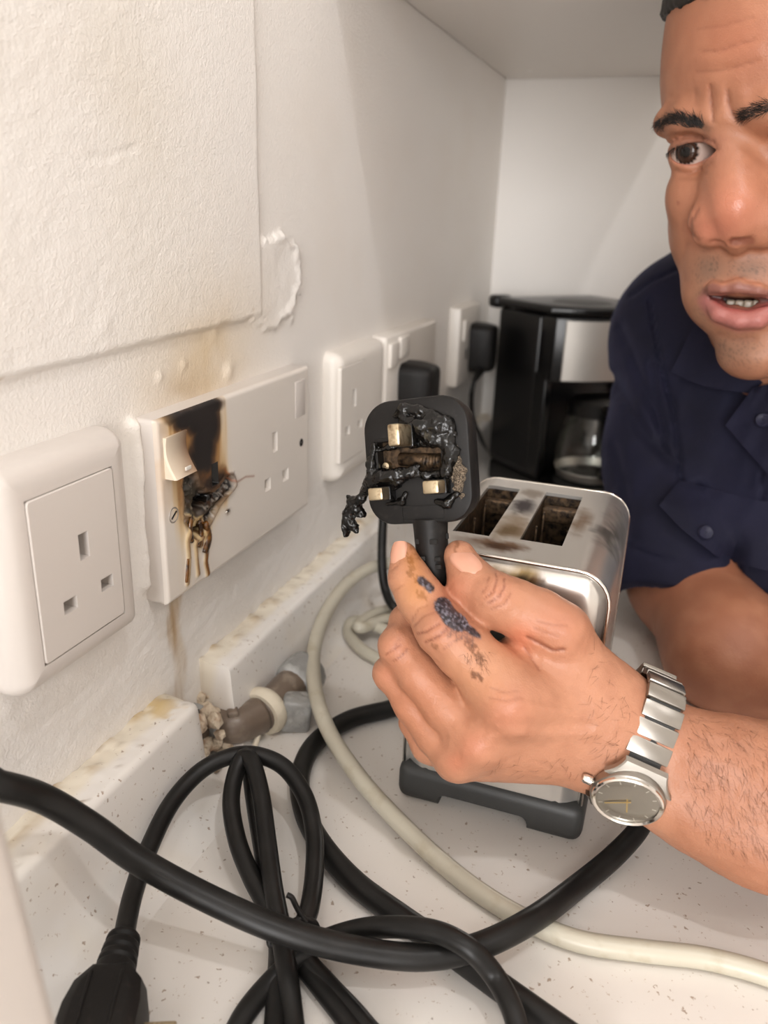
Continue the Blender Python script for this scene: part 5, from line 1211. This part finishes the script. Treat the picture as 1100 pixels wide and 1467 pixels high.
def patch(name, rows, lift, thick, m, n=14, parent=shirt, follow=True):
    """cloth panel between two or more pixel polylines, laid on the shirt"""
    U = np.linspace(0, 1, n); R_ = []
    for r in rows:
        P = np.array(r, float); s = np.concatenate([[0], np.cumsum(np.linalg.norm(np.diff(P, axis=0), axis=1))]); s /= s[-1]
        R_.append(np.stack([np.interp(U, s, P[:, 0]), np.interp(U, s, P[:, 1])], -1))
    m_ = 7; rows2 = []
    T = np.linspace(0, len(R_) - 1, m_)
    for t in T:
        i = min(int(t), len(R_) - 2); rows2.append(R_[i] * (1 - (t - i)) + R_[i + 1] * (t - i))
    front = []; base = None
    dps = []
    for ri, rr in enumerate(rows2):
        for p in rr:
            h, nn = hit(p[0], p[1], sbvh); dps.append(pix(h)[2] if h is not None else np.nan)
    dps = np.array(dps).reshape(m_, n); med = np.nanmedian(dps); dps = np.where(np.isnan(dps), med, dps)
    k = np.ones(3) / 3
    for _ in range(3):
        pad = np.pad(dps, 1, mode='edge'); dps = (pad[1:-1, 1:-1] * 2 + pad[:-2, 1:-1] + pad[2:, 1:-1] + pad[1:-1, :-2] + pad[1:-1, 2:]) / 6
    V = []
    for off in (0, thick):
        for ri, rr in enumerate(rows2):
            lf = lift if np.isscalar(lift) else np.interp(ri / (m_ - 1), np.linspace(0, 1, len(lift)), lift)
            for ci, p in enumerate(rr): V.append(at(p[0], p[1], dps[ri, ci] - lf + off + .0006 * sin(ci * 1.3 + ri)) - PL)
    Fc = []; N2 = m_ * n
    for i in range(m_ - 1):
        for j in range(n - 1):
            a = i * n + j; Fc.append((a, a + 1, a + n + 1, a + n)); Fc.append((a + N2, a + n + N2, a + n + 1 + N2, a + 1 + N2))
    for i in range(m_ - 1):
        for j in (0, n - 1): a = i * n + j; Fc.append((a, a + n, a + n + N2, a + N2))
    for j in range(n - 1):
        for i in (0, m_ - 1): a = i * n + j; Fc.append((a, a + 1, a + 1 + N2, a + N2))
    o = finish(name, mesh_np(V, Fc), m, parent); return angle_smooth(o, 60)
cl = patch('collar', [[(1000, 452), (1035, 500), (1062, 528), (1105, 538)], [(961, 533), (985, 545), (1015, 556), (1074, 564)]], [.014, .010], .0030, M_navy)
patch('collar', [[(1078, 556), (1092, 552), (1130, 545)], [(1039, 609), (1062, 636), (1112, 694)]], [.016, .012], .0030, M_navy)
fl = patch('pocket_flap', [[(973, 688), (1020, 700), (1081, 716), (1120, 722)], [(944, 724), (975, 757), (1030, 800), (1100, 818)]], [.0030, .0085], .0028, M_navy, 18)
def button(px, py, tree_lift, par):
    h, nn = hit(px, py, sbvh)
    if h is None: return
    dp = pix(h)[2] - tree_lift; c = at(px, py, dp); nn = RM.T @ np.array([0, 0, -1.0]) * .5 + np.array(nn) * .5; nn /= np.linalg.norm(nn)
    o = lathe('button', [(.0004, .0004), (.0022, .0004), (.0030, .0010), (.0040, .0012), (.0046, .0004), (.0046, -.0012)], M_btn, par, 24)
    o.matrix_local = Matrix.Translation(c - PL) @ Vector(nn).to_track_quat('Z', 'Y').to_matrix().to_4x4()
    for a in range(4):
        b = box('button_hole', (.0008, .0008, .0004), (.0013 * cos(a * pi / 2 + .7), .0013 * sin(a * pi / 2 + .7), .0005), M_hole, par, 0); b.matrix_local = o.matrix_local @ Matrix.Translation((.0013 * cos(a * pi / 2 + .7), .0013 * sin(a * pi / 2 + .7), .0004))
M_btn = mat('dark_button', srgb(36, 36, 54), .5, spec=.3)
button(1011, 763, .0085, shirt); button(1093, 602, .016, shirt)

LG = Field()
LG.chain([np.array([.78, .73, .03]), np.array([.86, .72, -.10])], [.116, .125], .04)
for dy in (-.09, .10):
    LG.chain([np.array([.86, .72 + dy * .8, -.12]), np.array([.85, .72 + dy, -.48]), np.array([.90, .72 + dy, -.82])], [.100, .070, .058], .03)
LG.disp(lambda P, d: .006 * (fbm(P, 14, 3, 3) - .5))
lv, lq = mesh_field(LG, [.60, .48, -.84], [1.05, .93, .17], .006)
if ((lv - [.86, .72, -.10]) * vnormals(lv, lq)).sum(1)[np.abs(lv[:, 2] + .1) < .05].mean() < 0: lq = lq[:, ::-1]
finish('trousers', np_mesh(lv - PL, lq), M_navy2, person)
for dy in (-.09, .10):
    SHF = Field(); SHF.chain([np.array([.92, .72 + dy, -.855]), np.array([.78, .71 + dy, -.868])], [.046, .038], .02); SHF.cone(np.array([.91, .72 + dy, -.80]), np.array([.91, .72 + dy, -.85]), .050, .046, .02)
    gv, gq = mesh_field(SHF, [.70, .62 + dy, -.899], [1.0, .82 + dy, -.74], .005)
    if ((gv - [.87, .72 + dy, -.86]) * vnormals(gv, gq)).sum(1).mean() < 0: gq = gq[:, ::-1]
    finish('shoe', np_mesh(gv - PL, gq), M_dark, person)

# ------------------------------------------------------------------ fingernails and body hair
def nail(px, py, ang, w, L, name, curve=.9, lift=.0007):
    """curved nail plate centred at a pixel; ang = direction of its tip in the picture"""
    h, nn = hit(px, py)
    d = RM[0] * cos(radians(ang)) - RM[1] * sin(radians(ang)); d = d - nn * (d @ nn); d /= np.linalg.norm(d); s = np.cross(nn, d)
    V = []; N, M_ = 13, 20; Fc = []
    for lay in (0, 1):
        for i in range(N):
            for j in range(M_):
                u = -1 + 2 * i / (N - 1); v = -1 + 2 * j / (M_ - 1)
                e = sqrt(max(.02, 1 - .45 * max(0, v) ** 3 - .80 * max(0, -v) ** 2.6))
                wd = w * e; lim = 1.0
                p = h + d * v * L * lim + s * u * wd
                q, qn, qi, qd = bvh.find_nearest(Vector(p)); q = np.array(q)
                base = h - nn * (u * u * w * .32 + .10 * L * v * v * (1 if v > 0 else .6))
                z = base + d * v * L * lim + s * u * wd
                z = z + nn * (lift if lay == 0 else -.0008)
                V.append(z - PL)
    def id_(l, i, j): return l * N * M_ + i * M_ + j
    for i in range(N - 1):
        for j in range(M_ - 1):
            Fc.append((id_(0, i, j), id_(0, i, j + 1), id_(0, i + 1, j + 1), id_(0, i + 1, j))); Fc.append((id_(1, i, j), id_(1, i + 1, j), id_(1, i + 1, j + 1), id_(1, i, j + 1)))
    for i in range(N - 1):
        for j in (0, M_ - 1): Fc.append((id_(0, i, j), id_(0, i + 1, j), id_(1, i + 1, j), id_(1, i, j)))
    for j in range(M_ - 1):
        for i in (0, N - 1): Fc.append((id_(0, i, j), id_(0, i, j + 1), id_(1, i, j + 1), id_(1, i, j)))
    o = finish(name, mesh_np(V, Fc), M_nail, person); return angle_smooth(o, 60)
nail(669, 803, 118, .0050, .0072, 'fingernail')
nail(569, 795, 100, .0036, .0060, 'fingernail')
roots = []; dirs = []; Ls = []
def scatter(n, poly, dpx, ln, j=.5):
    P = np.array(poly, float); lo = P.min(0); hi = P.max(0); c = 0
    while c < n:
        p = lo + rng.rand(2) * (hi - lo); inside = False
        for (x1, y1), (x2, y2) in zip(poly, poly[1:] + poly[:1]):
            if (y1 > p[1]) != (y2 > p[1]) and p[0] < (x2 - x1) * (p[1] - y1) / (y2 - y1) + x1: inside = not inside
        if not inside: continue
        c += 1; h, nn = hit(*p)
        if h is None or pix(h)[2] > .40: continue
        dd = RM[0] * dpx[0] + RM[1] * dpx[1] + rng.randn(3) * j; roots.append((h, nn)); dirs.append(dd); Ls.append(rng.uniform(*ln))
scatter(380, [(985, 1020), (1100, 1052), (1100, 1235), (1010, 1205), (975, 1150)], (.35, 1.0), (.003, .0065), .30)
scatter(60, [(850, 930), (900, 1000), (915, 1060), (880, 1095), (840, 1060)], (-.9, .5), (.003, .006), .6)
scatter(26, [(700, 1080), (830, 1085), (830, 1118), (700, 1108)], (-.5, .8), (.003, .006), .5)
scatter(40, [(662, 935), (700, 930), (700, 960), (675, 960)], (.2, 1.0), (.002, .004), .5)
strands('arm_hair', roots, dirs, Ls, .000045, M_fine, .5, .0005)['kind'] = 'stuff'

# ------------------------------------------------------------------ wristwatch
aw = at(1075, 1140, .327) - at(862, 1045, .3315); aw /= np.linalg.norm(aw)
Wc = at(914, 1056, .3315); vv = CAM - Wc; vv = vv - aw * (vv @ aw); vv /= np.linalg.norm(vv); uu = np.cross(vv, aw); uu /= np.linalg.norm(uu)
if uu @ RM[1] > 0: uu = -uu                             # uu points up in the picture
WM = Matrix(((aw[0], uu[0], vv[0], Wc[0]), (aw[1], uu[1], vv[1], Wc[1]), (aw[2], uu[2], vv[2], Wc[2]), (0, 0, 0, 1)))
if WM.to_3x3().determinant() < 0: aw = -aw; WM = Matrix(((aw[0], uu[0], vv[0], Wc[0]), (aw[1], uu[1], vv[1], Wc[1]), (aw[2], uu[2], vv[2], Wc[2]), (0, 0, 0, 1)))
wt = thing('wristwatch', 'silver wristwatch with steel link bracelet and pale round dial on the raised wrist', 'watch', M=WM)
HU, RC = .0090, .0170                                   # stadium: half straight length, cap radius
def stad(s):
    """s in turns: 0 at the camera side middle, growing towards the picture's top"""
    per = 4 * HU + 2 * pi * RC; l = (s % 1.0) * per
    if l < HU: return np.array([l, RC]), np.array([0, 1.0])
    l -= HU
    if l < pi * RC: a = l / RC; return np.array([HU + RC * sin(a), RC * cos(a)]), np.array([sin(a), cos(a)])
    l -= pi * RC
    if l < 2 * HU: return np.array([HU - l, -RC]), np.array([0, -1.0])
    l -= 2 * HU
    if l < pi * RC: a = l / RC; return np.array([-HU - RC * sin(a), -RC * cos(a)]), np.array([-sin(a), -cos(a)])
    l -= pi * RC; return np.array([-HU + l, RC]), np.array([0, 1.0])
per = 4 * HU + 2 * pi * RC
sdial = 1 - (HU + RC * radians(45)) / per
da = .0155 / per                                        # half the case length along the band
nl = 15; span = 1 - 2 * da - .004; lk = None
def frame_at(s, extra=0.0):
    p, nrm = stad(s); p = p + nrm * extra; tz = np.array([0, nrm[0], nrm[1]]); ty = np.array([0, nrm[1], -nrm[0]])
    return Matrix(((1, 0, 0, 0), (0, ty[1], tz[1], p[0]), (0, ty[2], tz[2], p[1]), (0, 0, 0, 1)))
pitch = span * per / nl
for k in range(nl):
    s = sdial + da + .002 + span * (k + .5) / nl
    loose = .0035 if k > nl - 4 else (.0012 if k > nl - 6 else .0003)
    wdt = .0150 + .0022 * abs(2 * k / (nl - 1) - 1) ** 2
    if lk is None:
        b = box_bm((.0150, pitch - .0007, .0026), .0005, 2); me = bpy.data.meshes.new('bracelet_link'); b.to_mesh(me); b.free(); lk = finish('bracelet_link', me, M_watch, wt); angle_smooth(lk, 35); o = lk
    else: o = lk.copy(); COL.objects.link(o); o.parent = wt
    o.matrix_local = frame_at(s, loose) @ Matrix.Diagonal((wdt / .0150, 1, 1, 1))
    if k in (5, 6): pass
gap_rings = [[(x, *(stad(s)[0] - stad(s)[1] * dd)) for x, dd in ((-.0064, .0002), (.0064, .0002), (.0064, -.0008), (-.0064, -.0008))] for s in np.linspace(sdial + da * .6, sdial + 1 - da * .6, 60)]
loft('gap_shade_strip', gap_rings, M_dark, wt, True, 40)  # dark strip added behind the links to stand for shade in the gaps
cl_ = box('clasp', (.0152, .015, .0022), (0, 0, 0), M_watch, wt, .0006); cl_.matrix_local = frame_at(sdial + da + span * .47, .0022)
CM = frame_at(sdial, .0026)
cs_ = lathe('case', [(.0125, -.0032), (.0140, -.0022), (.0145, .0000), (.0142, .0016), (.0136, .0022)], M_watch, wt, 64, 30, True); cs_.matrix_local = CM
# lugs sweep from the case to the band
for sg in (-1, 1):
    rings = []
    for t in np.linspace(0, 1, 8):
        y = sg * (.0085 + .0075 * t); hw_ = .0138 * (1 - t) + .0086 * t - .0008 * sin(pi * t); zt = .0006 - .0030 * t ** 1.5; zb = zt - .0026
        rings.append([(-hw_, y, zb), (hw_, y, zb), (hw_, y, zt - .0005), (hw_ - .0006, y, zt), (-hw_ + .0006, y, zt), (-hw_, y, zt - .0005)])
    lo_ = loft('lug', rings, M_watch, wt, True, 30); lo_.matrix_local = CM
bz = lathe('bezel', [(.0138, .0018), (.0136, .0029), (.0129, .0033), (.0120, .0029), (.0118, .0020)], M_chrome, wt, 64, 30); bz.matrix_local = CM
M_dial = mat('pale_dial', srgb(228, 221, 208), .32, .55, var=(300, srgb(216, 208, 194), .4, .7))
dl = lathe('dial', [(.0002, .0019), (.0119, .0019)], M_dial, wt, 48); dl.matrix_local = CM
M_gold = mat('gilt_hand', srgb(212, 186, 128), .3, 1.0)
def rad_box(name, ang, r0_, r1_, w, z, m):
    o = box(name, (r1_ - r0_, w, .0003), (0, 0, 0), m, wt, 0); o.matrix_local = CM @ Matrix.Rotation(radians(ang), 4, 'Z') @ Matrix.Translation(((r0_ + r1_) / 2, 0, z)); return o
DIAL_ANG = {'h': None}
def dial_angle(px, py):
    """direction on the dial that points at a pixel"""
    M_ = WM @ CM; c = np.array(M_.translation); n = np.array(M_.col[2][:3]); d = ray(px, py); t = ((c - CAM) @ n) / (d @ n); p = M_.inverted() @ Vector(CAM + d * t); return math.degrees(math.atan2(p.y, p.x)), p.length
for k in range(12): rad_box('hour_mark', k * 30 + 10, .0096, .0112, .0005, .0021, M_steel)
a1, l1 = dial_angle(864, 1142); a2, l2 = dial_angle(898, 1158)
rad_box('hour_hand', a2, -.0012, .0062, .0006, .0024, M_gold); rad_box('minute_hand', a1, -.0015, .0088, .0005, .0027, M_gold)
cr_ = lathe('crystal', [(.0002, .0034), (.006, .00335), (.0108, .0031), (.0119, .0028)], M_glass, wt, 48); cr_.matrix_local = CM
ang, _ = dial_angle(853, 1122)
cw = lathe('crown', [(.0003, .0048), (.0014, .0046), (.0019, .0036), (.0019, .0010), (.0010, .0005), (.0010, -.001)], M_chrome, wt, 20); cw.matrix_local = CM @ Matrix.Rotation(radians(ang), 4, 'Z') @ Matrix.Translation((.0140, 0, -.0002)) @ Matrix.Rotation(pi / 2, 4, 'Y')

# ------------------------------------------------------------------ the burnt plug
nc = np.array([-.45, .06, -.89]); nc /= np.linalg.norm(nc); upc = np.array([-.05, -1, 0.0]); upc = upc - nc * (upc @ nc); upc /= np.linalg.norm(upc); rc = np.cross(upc, nc)
pn_, pu_, pr_ = RM.T @ nc, RM.T @ upc, RM.T @ rc
PO = at(596, 661, .3335)
PLM = Matrix(((pr_[0], pu_[0], pn_[0], PO[0]), (pr_[1], pu_[1], pn_[1], PO[1]), (pr_[2], pu_[2], pn_[2], PO[2]), (0, 0, 0, 1)))
bp = thing('burnt_plug', 'black three-pin plug with melted charred face held up between thumb and finger', 'plug', M=PLM)
PI_ = PLM.inverted()
def onface(px, py, z=0.0):
    n = pn_; c = PO + n * z; d = ray(px, py); t = ((c - CAM) @ n) / (d @ n); p = PI_ @ Vector(CAM + d * t); return np.array([p.x, p.y])
def plug_outline(s=1.0, inset=0.0):
    w, hT, hB = .0238, .0262, .0258; pts = []
    for cx_, cy_, r, a0 in ((w - .0125, hT - .0125, .0125, 0), (-w + .0125, hT - .0125, .0125, 90), (-w + .0115, -hB + .0115, .0115, 180), (w - .0115, -hB + .0115, .0115, 270)):
        for k in range(10):
            a = radians(a0 + 90 * k / 9); pts.append((cx_ + (r - inset) * cos(a), cy_ + (r - inset) * sin(a)))
    return [(x * s, y * s) for x, y in pts]
def ring_at(z, inset=0, s=1.0): return [(x, y, z) for x, y in plug_outline(s, inset)]
fb = loft('base_plate', [ring_at(-.0055), ring_at(-.0012), ring_at(-.0003, .0004), ring_at(0, .0012)], M_plug, bp, True, 40)
f0, f1 = onface(541, 634), onface(640, 678)
boolean(fb, [cutbox(f0[0], f1[0] - .002, f1[1], f0[1], -.0050, .01, bp)])
loft('cover', [ring_at(-.0190, .006, .86), ring_at(-.0170, .003, .93), ring_at(-.0125, .0012), ring_at(-.0068, .0004), ring_at(-.0060, .0012)], M_plug, bp, True, 40)
# fuse chamber
cxm, cym = (f0[0] + f1[0]) / 2, (f0[1] + f1[1]) / 2
box('fuse_chamber', (f1[0] - f0[0] - .0022, f0[1] - f1[1] - .0002, .0006), (cxm - .001, cym, -.0047), M_copper, bp, 0)
rings = [[(f0[0] - .0012, f1[1] - .001, .0004), (f1[0], f1[1] - .001, .0004), (f1[0], f0[1] + .001, .0004), (f0[0] - .0012, f0[1] + .001, .0004)]]
for (x0, x1, y0_, y1_) in ((f0[0] - .0014, f1[0], f0[1], f0[1] + .0014), (f0[0] - .0014, f1[0], f1[1] - .0014, f1[1]), (f0[0] - .0014, f0[0], f1[1], f0[1])): box('chamber_rim', (x1 - x0, y1_ - y0_, .0016), ((x0 + x1) / 2, (y0_ + y1_) / 2, .0002), M_plug, bp, .0003)
e0, e1_ = onface(575, 655, -.004), onface(634, 660, -.004)
fu = tube('fuse', [(e0[0], e0[1] - .0008, -.0028), (e1_[0], e1_[1], -.0028)], .0028, M_copper, bp, 16)
for k in range(5): tube('fuse_cap', [(e1_[0] - .0015 - k * .0015, e1_[1] + .0001, -.0028), (e1_[0] - .0006 - k * .0015, e1_[1] + .0001, -.0028)], .0031, M_copper, fu, 16)
q = onface(554, 668, -.003); lathe('terminal_screw', [(.0003, .0006), (.0016, .0004), (.0020, -.0006), (.0020, -.002)], M_brass, bp, 14).location = (q[0], q[1], -.0022)
# pins
def pin(px, py, w, h, L, soot):
    z = L; a = onface(px, py, L)
    o = box('pin', (w, h, L + .004), (a[0], a[1], L / 2 - .002), M_brass, bp, .0009, 2)
    box('pin_sleeve', (w + .0007, h + .0007, L * soot + .002), (a[0], a[1], L * soot / 2 - .001), M_char, bp, .0006, 2)
pin(563, 623, .0052, .0088, .0185, .36); pin(537, 708, .0068, .0052, .0120, .45); pin(616, 698, .0070, .0054, .0125, .42)
# melted, charred ridges
ML = Field()
def ridge(pts, rad, k=.002): ML.chain([np.append(onface(px, py, z), z) for px, py, z in pts], rad, k)
ridge([(566, 596, .0002), (578, 587, .0012), (600, 588, .0014), (622, 598, .001), (640, 606, .0012), (650, 622, .0008)], [.0014, .0022, .0020, .0024, .0026, .0016])
ridge([(580, 604, .0015), (604, 612, .0025), (628, 612, .002), (640, 622, .001)], [.0022, .0034, .0034, .0020])
ridge([(598, 622, .0012), (620, 630, .0018), (640, 632, .0012), (652, 645, .001)], [.0024, .0030, .0024, .0018])
ridge([(640, 636, .001), (646, 655, .0016), (640, 676, .0012), (630, 686, .0006)], [.0018, .0026, .0024, .0014])
ridge([(536, 640, .0006), (531, 665, .001), (532, 690, .0012)], [.0014, .0020, .0024])
ridge([(532, 690, .0012), (548, 684, .0016), (568, 682, .0022), (588, 676, .0016), (600, 668, .001)], [.0024, .0034, .0030, .0020, .0012])
ridge([(548, 690, .001), (566, 692, .001), (582, 684, .0008)], [.0026, .0024, .0012])
ridge([(596, 676, .0006), (612, 682, .0010), (628, 678, .0006)], [.0012, .0018, .0012])
ridge([(556, 722, .0002), (575, 718, .0006), (582, 708, .0004)], [.0010, .0016, .0010])
ridge([(545, 645, .0004), (560, 640, .0008), (590, 637, .0008), (616, 636, .0008)], [.0008, .0011, .0012, .0010])
ridge([(626, 718, .0002), (640, 722, .0006), (654, 706, .0004)], [.0010, .0018, .0014])
# strip that has run off the edge and hangs free
ridge([(534, 688, .0008), (526, 700, -.0010), (518, 712, -.003), (508, 722, -.0045), (498, 738, -.005), (493, 756, -.0052), (494, 766, -.0052)], [.0024, .0018, .0019, .0026, .0024, .0022, .0018])
ridge([(508, 724, -.0045), (516, 735, -.005), (520, 737, -.005)], [.0022, .0018, .0011]); ridge([(499, 742, -.005), (508, 755, -.0052), (511, 762, -.0052)], [.0022, .0019, .0011]); ridge([(505, 716, -.004), (500, 712, -.0045)], [.0016, .0010]); ridge([(524, 690, .0), (520, 700, -.002)], [.0012, .0008])
ML.disp(lambda P, d: .0016 * (fbm(P, 330, 4, 3) - .5) + .0010 * (fbm(P, 900, 2, 13) - .5))
mv, mq = mesh_field(ML, [-.040, -.034, -.012], [.026, .028, .012], .0005)
if ((mv - [0, 0, -.004]) * vnormals(mv, mq)).sum(1).mean() < 0: mq = mq[:, ::-1]
o = finish('melted_plastic', np_mesh(mv, mq), M_char, bp); o['label'] = 'shiny black melted plastic running off one edge'
AS = Field()
def blobs(pts, f):
    for px, py, r in pts: p = np.append(onface(px, py, .001), .0006); f.cone(p, p + 1e-5, r, r, .0018)
blobs([(650, 650, .0020), (654, 662, .0024), (658, 675, .0026), (655, 688, .0026), (646, 672, .0022), (640, 682, .0020), (634, 690, .0020), (658, 698, .0018), (660, 710, .0014), (652, 640, .0014), (598, 586, .0013), (610, 591, .0014), (622, 594, .0012), (545, 694, .0016), (553, 690, .0014)], AS)
AS.disp(lambda P, d: .0042 * (fbm(P, 480, 4, 7) - .47))
av, aq = mesh_field(AS, [-.02, -.03, -.006], [.026, .03, .009], .0005)
if ((av - av.mean(0) + [0, 0, .003]) * vnormals(av, aq)).sum(1).mean() < 0: aq = aq[:, ::-1]
o = finish('ash_crust', np_mesh(av, aq), M_ash, bp); o['kind'] = 'stuff'; o['label'] = 'rough grey-brown ash crust beside the live pin'
# embossed panel under the pins
c = onface(606, 735); 
for dx, dy, w, h in ((0, .0030, .019, .0004), (0, -.0030, .019, .0004), (-.0095, 0, .0004, .006), (.0095, 0, .0004, .006)): box('embossed_rim', (w, h, .0004), (c[0] + dx, c[1] + dy, .0001), M_plug, bp, 0)
# strain relief and flex through the fist
sr = np.array([PI_ @ Vector(at(*p)) for p in ((616, 742, .3385), (617, 760, .3390), (619, 790, .3395), (622, 815, .3395), (624, 838, .3395))])
pth = crom(sr, 12); tt = np.linspace(0, 1, len(pth)); tube('strain_relief', pth, np.interp(tt, [0, .15, .5, .8, 1], [.0076, .0074, .0069, .0056, .0044]), M_plug, bp, 24)
for px, py, w, h in ((598, 776, 7, 7), (621, 776, 11, 7), (640, 768, 5, 8), (627, 801, 9, 6), (628, 812, 9, 6), (606, 800, 8, 6)):
    d_ = .3395 - .0076 * sqrt(max(.05, 1 - ((px - 619) / 24.0) ** 2)); p = PI_ @ Vector(at(px, py, d_)); box('relief_slot', (w / 3440, h / 3440, .0012), tuple(p), M_hole, bp, .0002)
T_ = [at(*p) for p in ((623, 830, .3395), (632, 870, .342), (660, 915, .346), (710, 960, .347), (770, 1010, .350), (830, 1060, .350), (885, 1110, .348))]
T_ += [on_z(*p) for p in ((912, 1160, .022), (918, 1182, .0135), (884, 1222, .0080), (832, 1266, .0065), (762, 1318, .0150), (684, 1356, .0158), (604, 1371, .0158), (504, 1360, .0195), (402, 1332, .0270), (300, 1288, .0350), (200, 1234, .0480), (130, 1184, .0620), (62, 1144, .0770), (0, 1126, .0900))] + [np.array(p) for p in ((.0153, .1575, .0945), (.0130, .120, .0920), (.0160, .070, .0800), (.0220, .020, .0640), (.0300, -.030, .0545))]
rT = np.interp(np.linspace(0, 1, len(T_)), [0, .25, .35, 1], [.0040, .0042, .0048, .0052])
cp_ = crom([PI_ @ Vector(p) for p in T_], 12); tube('flex', cp_, np.interp(np.linspace(0, 1, len(cp_)), np.linspace(0, 1, len(T_)), rT), M_rubber, bp, 16)
